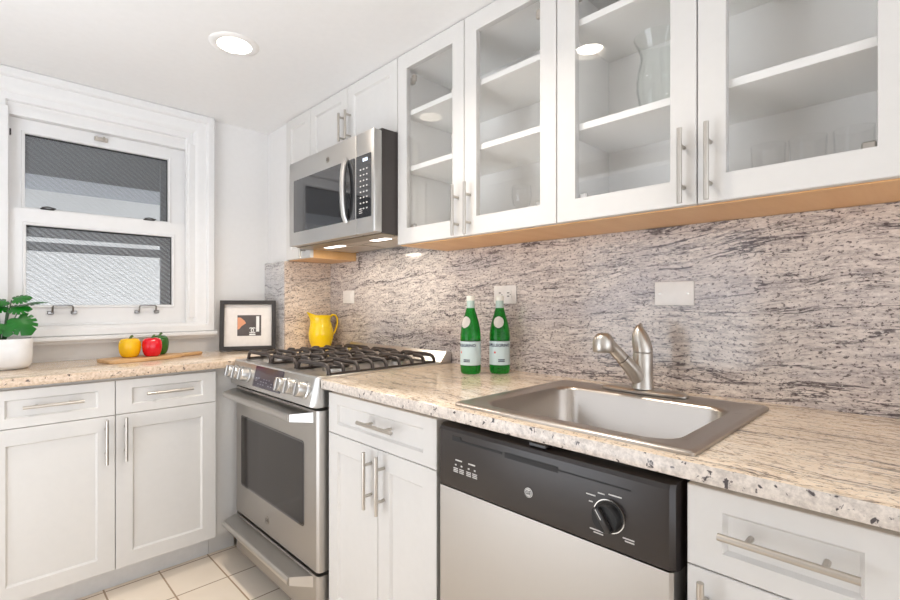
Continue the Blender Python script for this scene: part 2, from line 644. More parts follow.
def wobj(name, bm, mat, parent=None, smooth=35):
    o = obj(name, bm, mat, parent or win, smooth)
    bm2 = o.data
    off = Vector(win.location)
    for v in bm2.vertices:
        v.co -= off
    return o


def frame_xz(bm, X0, X1, Z0, Z1, x0, x1, z0, z1, y0, y1):
    slab_with_holes(bm, [X0, x0, x1, X1], [Z0, z0, z1, Z1], {(1, 1)}, y0, y1, 'y')


def sash(name, X0, X1, Z0, Z1, x0, x1, z0, z1, y0, y1, pm):
    b = new_bm()
    frame_xz(b, X0, X1, Z0, Z1, x0, x1, z0, z1, y0, y1)
    s = wobj(name, b, M_['trim'])
    # glazing bead sloping into the pane
    b = new_bm()
    L = []
    for d, y in ((-0.012, y0 - 0.001), (-0.010, y0 - 0.005), (-0.002, y0 - 0.003), (0.0, y0 + 0.008), (0.001, y0 + 0.012)):
        L.append([(x0 + d, y, z0 + d), (x1 - d, y, z0 + d), (x1 - d, y, z1 - d), (x0 + d, y, z1 - d)])
    loft(b, L)
    g = wobj('glazing_bead', b, M_['trim'], s)
    b = new_bm()
    ym = y0 + 0.014
    t = [(x0 - .004, ym, z0 - .004), (x1 + .004, ym, z0 - .004), (x1 + .004, ym, z1 + .004), (x0 - .004, ym, z1 + .004)]
    b.faces.new([b.verts.new(p) for p in t])
    p = wobj('pane', b, pm, s, 0)
    b = new_bm()
    box(b, x0, x1, y0 + 0.0105, y0 + 0.0135, z1 - 0.007, z1)
    box(b, x1 - 0.004, x1, y0 + 0.0105, y0 + 0.0135, z0, z1 - 0.007)
    wobj('gasket', b, M_['void'], s, 0)
    return s


UP = sash('upper_sash', -1.398, -0.702, 1.560, 1.992, -1.346, -0.782, 1.604, 1.930, 2.838, 2.866, M_['wpane2'])
LO = sash('lower_sash', -1.398, -0.702, 1.085, 1.594, -1.344, -0.772, 1.168, 1.522, 2.808, 2.836, M_['wpane'])
# jamb lining and head
b = new_bm()
frame_xz(b, WX0 - .001, WX1 + .001, WZ0 - .001, WZ1 + .001, -1.3985, -0.7015, 1.0845, 1.993, 2.80, 2.93)
wobj('jamb', b, M_['trim'])
# covers over the balance tracks
b = new_bm()
box(b, -1.44, -1.401, 2.779, 2.803, 1.10, 2.022, .003)
wobj('track_cover', b, M_['trim'])
b = new_bm()
box(b, -0.699, -0.660, 2.779, 2.803, 1.10, 2.022, .003)
wobj('track_cover', b, M_['trim'])
for xx in (-1.3985, -0.7045):
    b = new_bm()
    box(b, xx, xx + 0.006, 2.80, 2.82, 1.905, 1.93, .001)
    wobj('track_stop', b, M_['slot'])
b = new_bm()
box(b, -0.7018, -0.6992, 2.800, 2.807, 1.60, 2.018)  # dark strip painted in as the shade line beside the upper sash
wobj('track_shade_line', b, M_['slot'])
for xx in (-1.22, -0.886):
    b = new_bm()
    pts = [(xx - .036, 2.796, 1.134), (xx - .036, 2.786, 1.140), (xx - .036, 2.780, 1.160), (xx - .031, 2.778, 1.166), (xx + .031, 2.778, 1.166), (xx + .036, 2.780, 1.160), (xx + .036, 2.786, 1.140), (xx + .036, 2.796, 1.134)]
    tube(b, pts, 0.0038, 8)
    for s in (-1, 1):
        box(b, xx + s * .042 - .012, xx + s * .042 + .012, 2.796, 2.8075, 1.126, 1.142, .003)
    wobj('sash_lift', b, M_['lift'], LO)
b = new_bm()
box(b, -1.098, -1.044, 2.826, 2.8375, 1.957, 1.976, .002)
tube(b, [(-1.09, 2.822, 1.978), (-1.085, 2.822, 1.960), (-1.062, 2.822, 1.958), (-1.060, 2.822, 1.978)], .004, 8)
wobj('sash_latch', b, M_['nickel'], UP)
for xx in (-1.27, -0.87):
    b = new_bm()
    box(b, xx - .025, xx + .025, 2.826, 2.8375, 1.600, 1.606, .002)
    tube(b, [(xx - .02, 2.826, 1.607), (xx, 2.826, 1.612), (xx + .03, 2.826, 1.606)], .003, 8)
    wobj('vent_stop', b, M_['slot'], UP)
# storm frame behind the lower sash, masonry outside
b = new_bm()
box(b, -1.40, -0.70, 2.912, 2.929, 1.418, 1.460)
box(b, -0.800, -0.70, 2.912, 2.929, 1.10, 2.0)
box(b, -1.40, -0.70, 2.912, 2.929, 1.482, 1.60)
wobj('storm_frame', b, M_['extdark'])
b = new_bm()
box(b, -3.0, 1.0, 3.9, 4.0, -0.5, 3.2)
struct('wall_outside', b, M_['ext'])
b = new_bm()
box(b, -2.6, 0.8, 3.02, 3.44, 1.79, 2.60)
struct('trim_4', b, M_['extdark'])

# casing, profile swept round the opening (outer edge -> inner edge)
CX0, CX1, CZ0, CZ1 = -1.540, -0.578, 1.028, 2.1795
b = new_bm()
L = []
for d, y in ((0.0, 2.80), (0.0, 2.757), (0.004, 2.752), (0.030, 2.752), (0.036, 2.757), (0.040, 2.768), (0.075, 2.772), (0.090, 2.779), (0.098, 2.786),
             (0.128, 2.786), (0.131, 2.790), (0.133, 2.80)):
    L.append([(CX0 + d, y, CZ0 + min(d, .046)), (CX1 - d, y, CZ0 + min(d, .046)), (CX1 - d, y, CZ1 - d), (CX0 + d, y, CZ1 - d)])
loft(b, L)
struct('trim_1', b, M_['trim'], smooth=20)
# stool under the window
b = new_bm()
prism(b, [(2.799, 1.027), (2.738, 1.027), (2.732, 1.022), (2.732, 1.011), (2.738, 1.005), (2.752, 1.003), (2.757, 0.992), (2.799, 0.990)], -1.552, -0.572, 'x')
struct('trim_2', b, M_['trim'], smooth=20)
# white filler panel between the window cabinets and the range
b = new_bm()
box(b, -0.7225, -0.608, 2.322, 2.34, 0.113, 0.880)
box(b, -0.7225, -0.608, 2.404, 2.42, 0.0, 0.113)
box(b, -0.7225, -0.608, 2.34, 2.42, 0.113, 0.118)
struct('trim_3', b, M_['cab'])

# ------------------------------------------------------------------ recessed lights
for i, (lx, ly) in enumerate(LIGHTS):
    r = thing('recessed_light', ['round recessed ceiling light nearest the window', 'round recessed ceiling light over the sink counter'][i], 'ceiling light', (lx, ly, ZC))
    b = new_bm()
    lathe(b, [(0.0615, 0.0), (0.062, -0.004), (0.068, -0.006), (0.087, -0.003), (0.090, -0.0003), (0.090, 0.0)], 40, close=True)
    obj('trim_ring', b, M_['reflector'], r)
    b = new_bm()
    lathe(b, [(0.0615, 0.0), (0.060, 0.02), (0.054, 0.055), (0.046, 0.085), (0.0, 0.086)], 40)
    obj('reflector', b, M_['reflector'], r)
    b = new_bm()
    lathe(b, [(0.0, 0.036), (0.030, 0.040), (0.043, 0.052), (0.044, 0.08), (0.0, 0.082)], 32)
    obj('bulb', b, M_['lens'], r)
    lt = area_light('bulb_light', (0, 0, 0.012), (0, 0, 0), 0.10, 0.10, LAMP_W, (1.0, 0.90, 0.78), 'DISK')
    lt.parent = r
    lt.data.spread = math.radians(130)

# ------------------------------------------------------------------ cabinet kit (local: x width, front towards -y, z up)
def shaker(bm, x0, x1, z0, z1, t=0.019, rail=0.052, rec=0.008, slope=0.006, through=False, railv=None):
    rv = rail if railv is None else railv
    e = 0.0016
    f = -t
    L = [
        [(x0, 0), (x1, 0), (x1, 0), (x0, 0)],
    ]
    def rect(dx, dz, y):
        return [(x0 + dx, y, z0 + dz), (x1 - dx, y, z0 + dz), (x1 - dx, y, z1 - dz), (x0 + dx, y, z1 - dz)]
    loops = [rect(0, 0, 0), rect(0, 0, f + e), rect(e, e, f), rect(rail, rv, f), rect(rail + slope, rv + slope, f + rec)]
    if through:
        loops += [rect(rail + slope, rv + slope, 0), rect(0, 0, 0)]
        loft(bm, loops)
    else:
        loft(bm, loops, cap0=True, cap1=True)


def bar_handle(parent, x, z, length, vertical, y=-0.019, off=0.030, r=0.0058, post=0.096):
    b = new_bm()
    yo = y - off
    h = length / 2
    if vertical:
        tube(b, [(x, yo, z - h), (x, yo, z + h)], r, 12)
    else:
        tube(b, [(x - h, yo, z), (x + h, yo, z)], r, 12)
    for s in (-1, 1):
        p = (x, z + s * post / 2) if vertical else (x + s * post / 2, z)
        tube(b, [(p[0], y + 0.0003, p[1]), (p[0], yo, p[1])], 0.0048, 10)
    return obj('handle', b, M_['nickel'], parent)


RZ = -PI / 2      # right-wall units: local x runs towards the camera


def base_cabinet(label, loc, rot, wd, depth, doors, drawers, zt=0.8815, dz=0.730, toe=0.085, zb=0.115, gap=0.0025, side_l=0.0, side_r=0.0, dh=0.175, dhx=0.0):
    c = thing('base_cabinet', label, 'cabinet', loc, rot)
    b = new_bm()
    box(b, 0.001, wd - 0.001, 0.0, depth, zb - 0.003, zt)
    obj('body', b, M_['cab'], c)
    b = new_bm()
    box(b, 0.001, wd - 0.001, toe, depth, 0.0005, zb - 0.0035)
    obj('toe_kick', b, M_['toe'], c)
    n = len(drawers)
    for (x0, x1) in drawers:
        b = new_bm()
        shaker(b, x0 + gap / 2, x1 - gap / 2, dz + gap, zt - 0.012, rail=0.055, railv=0.034)
        d = obj('drawer', b, M_['cab'], c)
        bar_handle(d, (x0 + x1) / 2 + dhx, 0.806, dh, False)
    for (x0, x1, hs) in doors:
        b = new_bm()
        shaker(b, x0 + gap / 2, x1 - gap / 2, zb, dz, rail=0.057)
        d = obj('door', b, M_['cab'], c)
        bar_handle(d, x0 + 0.032 if hs < 0 else x1 - 0.032, 0.634, 0.175, True)
    return c


# window run: doors face -Y, front plane at y=2.319 (door face 2.30)
base_cabinet('white two-door base cabinet with two drawers under the window', (-1.485, 2.319, 0), 0, 0.762, 0.478,
             [(0, 0.381, 1), (0.381, 0.762, -1)], [(0, 0.381), (0.381, 0.762)], zt=0.8805)
base_cabinet('white base cabinet at the far left end under the window counter', (-2.148, 2.319, 0), 0, 0.661, 0.478,
             [(0, 0.661, 1)], [(0, 0.661)], zt=0.8805)
# right-wall run: front plane at x=-0.606 (door face -0.625)
base_cabinet('narrow white two-door base cabinet between the range and the dishwasher', (-0.606, 1.489, 0), RZ, 0.553, 0.60,
             [(0, 0.288, 1), (0.288, 0.553, -1)], [(0, 0.553)], zt=0.8805, dhx=0.030)
base_cabinet('white base cabinet with wide drawer pull right of the dishwasher', (-0.606, 0.305, 0), RZ, 0.290, 0.60,
             [(0, 0.290, -1)], [(0, 0.290)], zt=0.8805)
base_cabinet('white base cabinet at the near end of the sink counter', (-0.606, 0.0145, 0), RZ, 0.46, 0.60,
             [(0, 0.46, -1)], [(0, 0.46)], zt=0.8805)


# ------------------------------------------------------------------ counters
def ease_front(o):
    pass


def bevel_edges(bm, test, off=0.004, seg=2):
    es = [e for e in bm.edges if len(e.link_faces) == 2 and e.calc_face_angle(0) > 0.6 and test(e)]
    bmesh.ops.bevel(bm, geom=es, offset=off, segments=seg, affect='EDGES', profile=0.5)


ZT = 0.914
b = new_bm()
slab_with_holes(b, [-0.649, -0.575, -0.185, -0.0005], [-0.45, 0.34, 0.835, 1.5025], {(1, 1)}, 0.8815, ZT)
bevel_edges(b, lambda e: all(abs(v.co.x + 0.649) < 1e-4 for v in e.verts) or all(abs(v.co.y - 1.5025) < 1e-4 for v in e.verts), 0.005)
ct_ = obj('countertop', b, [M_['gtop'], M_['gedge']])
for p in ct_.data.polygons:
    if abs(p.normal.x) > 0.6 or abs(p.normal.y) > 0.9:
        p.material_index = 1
tag(ct_, 'cream granite worktop around the sink', 'countertop')

b = new_bm()
slab_with_holes(b, [-2.149, -0.655, -0.2845, -0.0005], [2.275, 2.535, YW - 0.001], {(2, 1)}, 0.8815, ZT)
bevel_edges(b, lambda e: all(abs(v.co.y - 2.275) < 1e-4 for v in e.verts), 0.005)
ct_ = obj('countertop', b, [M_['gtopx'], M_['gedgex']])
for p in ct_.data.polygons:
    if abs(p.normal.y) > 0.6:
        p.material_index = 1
tag(ct_, 'speckled granite worktop below the window', 'countertop')

# ------------------------------------------------------------------ stone backsplash
b = new_bm()
prism(b, [(-0.45, ZT - 0.03), (2.534, ZT - 0.03), (2.534, 1.4095), (2.2640, 1.4095), (2.2640, 1.4540), (1.5480, 1.4540), (1.5480, 1.4095), (-0.45, 1.4095)], 0.0002, 0.0195, 'x')
tag(obj('backsplash', b, M_['gwall']), 'grey streaked granite slab covering the wall above the sink', 'backsplash')
cl = thing('backsplash', 'granite cladding on the corner column behind the yellow pitcher', 'backsplash', (0, 0, 0))
b = new_bm()
box(b, -0.2825, 0.0195, 2.5355, 2.5515, ZT + 0.0005, 1.4095, 0.001)
obj('front_panel', b, M_['gcol'], cl)
b = new_bm()
box(b, -0.2830, -0.2625, 2.552, YW - 0.001, ZT + 0.0005, 1.4095, 0.001)
obj('side_panel', b, M_['gside_lit'], cl)

# ------------------------------------------------------------------ upper cabinets
def panel_box(bm, wd, depth, z0, z1, t=0.018):
    box(bm, 0, t, 0, depth, z0, z1)
    box(bm, wd - t, wd, 0, depth, z0, z1)
    box(bm, t, wd - t, depth - 0.008, depth, z0, z1)
    box(bm, t, wd - t, 0, depth - 0.008, z1 - t - 0.03, z1)
    box(bm, t, wd - t, 0, depth - 0.008, z0 + 0.002, z0 + t)


def upper_glass(label, loc, wd, split, zsh, handle_z=1.505, rail_w=0.060):
    c = thing('upper_cabinet', label, 'cabinet', loc, RZ)
    dp = 0.2745
    z0, z1 = 1.4105, 2.1785
    b = new_bm()
    panel_box(b, wd, dp, z0 + 0.004, z1)
    obj('body', b, M_['cabin'], c)
    b = new_bm()
    box(b, 0.0, wd, 0.0, dp, z0, z0 + 0.0035)
    obj('underside', b, M_['maple'], c)
    for z in zsh:
        b = new_bm()
        box(b, 0.0185, wd - 0.0185, 0.004, dp - 0.009, z - 0.020, z, 0.001)
        obj('shelf', b, M_['cabin'], c)
    for (x0, x1, hs) in ((0.0015, split - 0.0015, 1), (split + 0.0015, wd - 0.0015, -1)):
        b = new_bm()
        shaker(b, x0, x1, z0 + 0.004, z1 - 0.002, t=0.020, rail=rail_w, railv=0.062, slope=0.001, rec=0.006, through=True)
        d = obj('door', b, M_['cab'], c)
        b = new_bm()
        box(b, x0 + rail_w - .0005, x1 - rail_w + .0005, -0.0165, -0.0130, z0 + 0.064, z1 - 0.062)
        obj('glass_pane', b, M_['pane'], d, 0)
        bar_handle(d, x1 - 0.028 if hs > 0 else x0 + 0.028, handle_z, 0.178, True, y=-0.020)
        for hz in (1.480, 2.075):
            b = new_bm()
            xx = x0 + 0.064 if hs > 0 else x1 - 0.064
            box(b, xx - 0.001 if hs > 0 else xx - 0.022, xx + 0.022 if hs > 0 else xx + 0.001, -0.002, 0.012, hz - 0.014, hz + 0.014, 0.003)
            box(b, xx - 0.03 if hs > 0 else xx + 0.008, xx - 0.008 if hs > 0 else xx + 0.03, 0.001, 0.030, hz - 0.009, hz + 0.009, 0.002)
            obj('hinge', b, M_['nickel'], d)
    return c


UXF = -0.257
upper_glass('white glass-door wall cabinet right of the microwave', (UXF, 1.5455, 0), 0.7535, 0.3755, (1.953, 1.729), rail_w=0.056)
upper_glass('white glass-door wall cabinet above the sink with clear vase inside', (UXF, 0.7915, 0), 0.772, 0.3885, (2.000, 1.697))
upper_glass('white glass-door wall cabinet at the near end', (UXF, 0.019, 0), 0.45, 0.225, (2.000, 1.697))


def upper_solid(label, loc, wd, z0, doors, depth=0.2745, wood_side=False, hz=None, hin=0.028):
    c = thing('upper_cabinet', label, 'cabinet', loc, RZ)
    b = new_bm()
    box(b, 0, wd - (0.0035 if wood_side else 0), 0, depth, z0 + 0.004, 2.1785)
    obj('body', b, M_['cab'], c)
    b = new_bm()
    box(b, 0, wd, 0, depth, z0, z0 + 0.0035)
    obj('underside', b, M_['maple'], c)
    if wood_side:
        b = new_bm()
        box(b, wd - 0.003, wd, 0, depth, z0 + 0.004, 2.1785)
        obj('side_panel', b, M_['maplex'], c)
    for (x0, x1, hs) in doors:
        b = new_bm()
        shaker(b, x0 + 0.0015, x1 - 0.0015, z0 + 0.003, 2.1765, t=0.020, rail=0.052)
        d = obj('door', b, M_['cab'], c)
        bar_handle(d, x1 - hin if hs > 0 else x0 + hin, hz[0], hz[1], True, y=-0.020)
    return c


upper_solid('white two-door cabinet directly above the microwave', (UXF, 2.2655, 0), 0.7195, 1.8750, [(0, 0.348, 1), (0.348, 0.7195, -1)], hz=(1.990, 0.13))
upper_solid('tall narrow white wall cabinet left of the microwave', (UXF, 2.5345, 0), 0.2685, 1.4105, [(0, 0.2685, 1)], wood_side=True, hz=(1.50, 0.178), hin=0.052)

# ------------------------------------------------------------------ glassware in the cabinets
def shell(prof, t=0.0025):
    """outer profile bottom->top, inner wall back down"""
    inner = [(max(r - t, 0.0), max(z, 0.006)) for r, z in prof[1:]][::-1]
    return [(0.0, 0.0)] + prof + inner + [(0.0, 0.008)]


b = new_bm()
pr = [(0.040, 0.0), (0.043, 0.004), (0.047, 0.03), (0.054, 0.07), (0.055, 0.095), (0.050, 0.13), (0.044, 0.155), (0.044, 0.170), (0.050, 0.192), (0.059, 0.210), (0.062, 0.218)]
lathe(b, shell(pr), 40)
v = tag(obj('glass_vase', b, M_['vase'], loc=(-0.150, 0.548, 1.6975)), 'clear curved glass vase on the cabinet shelf above the sink', 'vase')

b = new_bm()
pr = [(0.030, 0.0), (0.034, 0.004), (0.016, 0.012), (0.007, 0.03), (0.006, 0.065), (0.010, 0.075), (0.030, 0.095), (0.036, 0.125), (0.033, 0.16)]
lathe(b, shell(pr, 0.002), 24)
gob = tag(obj('wine_glass', b, M_['crystal'], loc=(-0.13, 1.03, 1.4290)), 'stemmed clear glass behind the second glass door from the microwave', 'glass', 'stemmed glasses in the wall cabinet')
g2 = gob.copy(); COL.objects.link(g2); g2.location = (-0.15, 1.30, 1.4290)
g2['label'] = 'stemmed clear glass behind the handle of the glass door beside the microwave'
b = new_bm()
lathe(b, shell([(0.030, 0.0), (0.032, 0.004), (0.036, 0.10), (0.037, 0.13)], 0.002), 28)
tb = tag(obj('tumbler', b, M_['crystal'], loc=(-0.13, 0.290, 1.4290)), 'clear straight tumbler behind the rightmost glass door', 'glass', 'tumblers in the cabinet above the sink')
for i, yy in enumerate((0.212, 0.130)):
    t2 = tb.copy(); COL.objects.link(t2); t2.location = (-0.13, yy, 1.4290)
tb['label'] = 'clear straight tumbler behind the rightmost glass door, leftmost of three'
for t2, s in zip([o for o in bpy.data.objects if o.name.startswith('tumbler.')], ('middle of three', 'rightmost of three')):
    t2['label'] = 'clear straight tumbler behind the rightmost glass door, ' + s

# ------------------------------------------------------------------ microwave
MW_W = 0.717
mw = thing('microwave', 'stainless over-range microwave with black glass door', 'microwave', (-0.351, 2.2665, 0), RZ)
b = new_bm()
# body (sides, top), with a raked lower front edge
prism(b, [(0.0, 1.8735), (0.330, 1.8735), (0.330, 1.4555), (0.0, 1.4575)], 0.001, MW_W, 'x')
obj('body', b, M_['dark'], mw)
DZ0, DZ1 = 1.457, 1.866
b = new_bm()
prism(b, rrect(0.2965, (DZ0 + DZ1) / 2, 0.2955, (DZ1 - DZ0) / 2, 0.006, 3), -0.039, -0.0005, 'y', bev=0.003)
dr = obj('door', b, M_['steel'], mw)
b = new_bm()
prism(b, rrect(0.6555, (DZ0 + DZ1) / 2, 0.0615, (DZ1 - DZ0) / 2, 0.006, 3), -0.039, -0.0005, 'y', bev=0.003)
cp = obj('control_panel', b, M_['steel'], mw)
b = new_bm()
prism(b, rrect(0.320 - 0.002, 1.647, 0.266, 0.126, 0.004, 2), -0.0412, -0.0392, 'y')
obj('window', b, M_['bglass'], dr)
b = new_bm()
prism(b, rrect(0.6475, 1.647, 0.0515, 0.126, 0.003, 2), -0.0412, -0.0392, 'y')
kp = obj('keypad', b, M_['bglass'], cp)
b = new_bm()
hp = []
for i in range(11):
    tt = i / 10
    hp.append((0.532 + 0.004 * math.sin(tt * PI), -0.046 - 0.022 * math.sin(tt * PI) ** 0.5, 1.515 + 0.262 * tt))
tube(b, hp, 0.0135, 10, flat=(0.8, 1.0))
obj('handle', b, M_['steel'], dr)
b = new_bm()
for r in range(9):
    for c in range(3):
        if r < 8:
            z = 1.715 - r * 0.0225
            x = 0.628 + c * 0.022
            box(b, x - 0.0045, x + 0.0045, -0.0418, -0.0413, z - 0.0025, z + 0.0025)
for r in range(3):
    box(b, 0.618, 0.640, -0.0418, -0.0413, 1.540 + r * 0.008, 1.5425 + r * 0.008)
obj('button_marks', b, M_['print'], kp)
b = new_bm()
for dx in (-0.015, -0.003, 0.009):
    box(b, 0.660 + dx, 0.667 + dx, -0.0418, -0.0413, 1.7455, 1.7585)
obj('clock_display', b, M_['dispink'], kp)


def ge_badge(parent, M, r, disc, ink, ringink=True):
    b = new_bm()
    lathe(b, [(0, 0), (r, 0), (r, 0.0012), (r * 0.93, 0.0016), (0, 0.0016)], 32, M=M)
    o = obj('logo_badge', b, disc, parent)
    b = new_bm()
    lathe(b, [(r * 0.80, 0.0016), (r * 0.86, 0.0016), (r * 0.86, 0.0021), (r * 0.80, 0.0021)], 32, M=M, close=True)
    add_text(b, 'GE', r * 1.05, M @ Matrix.Translation((0, 0, 0.0019)), 0.0002)
    obj('logo_letters', b, ink, o)
    return o


FR = Matrix.Rotation(PI / 2, 4, 'X')       # text plane facing local -y
ge_badge(dr, Matrix.Translation((0.370, -0.0393, 1.812)) @ FR, 0.013, M_['nickel'], M_['dark'])
# underside: slanted lip, filters, lamps
b = new_bm()
prism(b, [(0.0005, 1.4568), (0.070, 1.4553), (0.070, 1.4500), (0.060, 1.4490), (0.0005, 1.4535)], 0.004, MW_W - 0.004, 'x')
obj('vent_lip', b, M_['bottom'], mw)
b = new_bm()
box(b, 0.01, MW_W - 0.01, 0.0705, 0.325, 1.4525, 1.4552)
obj('underside', b, M_['mesh'], mw)
for x0, x1 in ((0.06, 0.345), (0.375, 0.66)):
    b = new_bm()
    box(b, x0, x1, 0.135, 0.30, 1.4495, 1.4524, 0.002)
    obj('grease_filter', b, M_['mesh'], mw)
for x0, x1 in ((0.13, 0.27), (0.52, 0.63)):
    b = new_bm()
    box(b, x0, x1, 0.078, 0.118, 1.4500, 1.4524, 0.001)
    obj('cooktop_lamp', b, M_['mwlens'], mw)
for lx in (0.20, 0.575):
    l = area_light('cooktop_light', (lx, 0.098, 1.4485), (0, 0, 0), 0.10, 0.03, 1.3, (1.0, 0.88, 0.72))
    l.parent = mw

# ------------------------------------------------------------------ range
RW = 0.760
rg = thing('gas_range', 'stainless slide-in gas range with six front knobs', 'range', (-0.606, 2.2665, 0), RZ)
# local y: front is negative; y=0 at x=-0.606
b = new_bm()
box(b, 0.003, RW - 0.003, 0.002, 0.604, 0.075, 0.9105)
obj('body', b, M_['dark'], rg)
b = new_bm()
box(b, 0.02, RW - 0.02, 0.06, 0.56, 0.0005, 0.0745)
obj('plinth', b, M_['black'], rg)
b = new_bm()   # cooktop pan
loft(b, [[(x, y, z) for x, y in rrect(RW / 2, 0.2775, RW / 2 - .001 - d, 0.3265 - d, 0.012, 4)] for d, z in ((0, .911), (0, .918), (0.003, .9205), (0.03, .9205), (0.04, .9165), (0.06, .9165))], cap0=True, cap1=True)
ct = obj('cooktop', b, M_['steel'], rg)
# control panel: curved lower nose
b = new_bm()
prof = [(0.0015, 0.9205), (-0.046, 0.9200), (-0.052, 0.9160), (-0.072, 0.828), (-0.072, 0.818), (-0.064, 0.813), (0.0015, 0.813)]
t = bmesh.new()
secs = []
for x, sy in ((0.002, 0.72), (0.005, 0.86), (0.012, 0.95), (0.024, 1.0), (RW - 0.024, 1.0), (RW - 0.012, 0.95), (RW - 0.005, 0.86), (RW - 0.002, 0.72)):
    secs.append([(x, (y * sy if y < 0 else y), z) for y, z in prof])
loft(b, secs, cap0=True, cap1=True)
pan = obj('control_panel', b, M_['steel'], rg, 30)
# panel frame: normal of slanted face
n0 = Vector((0, -(0.916 - 0.828), -(0.072 - 0.052) * -1)).normalized()
slope = math.atan2(0.020, 0.088)


def on_panel(x, f, out=0.0):
    """point on slanted face, f 0 bottom ..1 top"""
    y = -0.072 + 0.020 * f
    z = 0.828 + 0.088 * f
    nn = Vector((0, -math.cos(slope), math.sin(slope)))
    return Vector((x, y, z)) + nn * out


PR = Matrix.Rotation(PI / 2 - slope, 4, 'X')    # local z -> panel normal


def panel_mat(x, f, out=0.0):
    return Matrix.Translation(on_panel(x, f, out)) @ PR


b = new_bm()
prism(b, rrect(0, 0, 0.128, 0.042, 0.004, 2), 0.0002, 0.0016, 'z', M=panel_mat(0.385, 0.52))
dp = obj('display', b, M_['disp'], pan)
b = new_bm()
for r in range(3):
    for c in range(9):
        if (r * 5 + c * 3) % 4:
            box(b, -0.108 + c * 0.024, -0.096 + c * 0.024, -0.030 + r * 0.011, -0.026 + r * 0.011, 0.0017, 0.0020, M=panel_mat(0.385, 0.52))
obj('display_marks', b, M_['dimprint'], dp)
for i, x in enumerate((0.055, 0.125, 0.195, 0.548, 0.618, 0.696)):
    Mk = panel_mat(x, 0.47)
    b = new_bm()
    lathe(b, [(0, 0.0003), (0.031, 0.0003), (0.031, 0.006), (0.0265, 0.009), (0.0255, 0.036), (0.0235, 0.040), (0, 0.041)], 28, M=Mk)
    kn = obj('knob', b, M_['steel'], pan)
    b = new_bm()
    box(b, -0.005, 0.005, -0.024, 0.024, 0.0405, 0.047, 0.002, M=Mk)
    obj('grip', b, M_['steel'], kn)
# door
b = new_bm()
FZ0, FZ1 = 0.235, 0.800
L = []
for x, y in ((0.004, -0.001), (0.004, -0.030), (0.008, -0.040), (0.018, -0.046), (RW - 0.018, -0.046), (RW - 0.008, -0.040), (RW - 0.004, -0.030), (RW - 0.004, -0.001)):
    L.append((x, y))
prism(b, L, FZ0, FZ1, 'z', bev=0.0)
dr = obj('oven_door', b, M_['steelv'], rg, 25)
b = new_bm()
prism(b, rrect(0.363, 0.521, 0.291, 0.156, 0.014, 4), -0.0475, -0.0463, 'y')
ow = obj('oven_window', b, M_['bglass'], dr)
b = new_bm()
prism(b, rrect(0.363, 0.521, 0.284, 0.148, 0.010, 3), -0.0482, -0.0476, 'y')
obj('smoked_pane', b, M_['oglass'], ow)


def bowed_handle(parent, z, drop, y0=-0.046, reach=0.056, x0=0.012, x1=RW - 0.040):
    """wide blade handle: round front rail, sloping top plate, raked end brackets"""
    b = new_bm()
    yf = y0 - reach
    fr0, fr1 = x0 + 0.010, x1 - 0.068
    tube(b, [(fr0, yf, z - drop / 2), (fr1, yf, z - drop / 2)], drop / 2, 14, flat=(1.0, 0.62))
    top = [[(x0, y0 + 0.0005, z + 0.010), (fr0, yf + .002, z + 0.0005), (fr1, yf + .002, z + 0.0005), (x1, y0 + 0.0005, z + 0.010)]]
    top.append([(p[0], p[1], p[2] - 0.006) for p in top[0]])
    loft(b, top, cap0=True, cap1=True)
    for a, c in (((x0, y0 + .0005), (fr0, yf)), ((fr1, yf), (x1, y0 + .0005))):
        d = 0.006
        zz0 = z + (0.009 if a[1] > c[1] else 0.0)
        zz1 = z + (0.009 if c[1] > a[1] else 0.0)
        A = [(a[0], a[1], zz0), (c[0], c[1], zz1), (c[0], c[1], z - drop), (a[0], a[1], z - drop)]
        s_ = d if a[1] > c[1] else -d
        B = [(p[0] + s_, p[1], p[2]) for p in A]
        loft(b, [A, B], cap0=True, cap1=True)
    return obj('handle', b, M_['hsteel'], parent, 30)


bowed_handle(dr, 0.782, 0.026)
ge_badge(dr, Matrix.Translation((0.345, -0.0463, 0.291)) @ FR, 0.017, M_['nickel'], M_['dark'])
# drawer
b = new_bm()
prism(b, L, 0.062, 0.222, 'z')
dw = obj('warming_drawer', b, M_['steelv'], rg, 25)
bowed_handle(dw, 0.205, 0.030)
# rear trim with slots
b = new_bm()
prism(b, [(0.535, 0.9215), (0.600, 0.9215), (0.600, 0.962), (0.572, 0.965)], 0.002, RW - 0.002, 'x')
rt = obj('rear_vent_trim', b, M_['steel'], rg)
b = new_bm()
for i in range(6):
    x = 0.08 + i * 0.108
    Ms = Matrix.Translation((x + 0.03, 0.5535, 0.94)) @ Matrix.Rotation(math.atan2(0.0435, 0.037), 4, 'X')
    box(b, -0.038, 0.038, -0.012, 0.012, -0.001, 0.0012, M=Ms)
obj('vent_slots', b, M_['void'], rt)
# burners
BUR = [(0.15, 0.12, .040), (0.15, 0.42, .034), (0.38, 0.27, .046), (0.61, 0.12, .046), (0.61, 0.42, .030)]
for (bx, by, br) in BUR:
    b = new_bm()
    lathe(b, [(0, 0.917), (br + 0.014, 0.917), (br + 0.012, 0.926), (br * 0.9, 0.930), (0, 0.931)], 28, M=Matrix.Translation((bx, by, 0)))
    bb = obj('burner', b, M_['nickel'], rg)
    b = new_bm()
    lathe(b, [(0, 0.9315), (br, 0.9315), (br, 0.937), (br - 0.004, 0.940), (0, 0.940)], 28, M=Matrix.Translation((bx, by, 0)))
    obj('burner_cap', b, M_['iron'], bb)


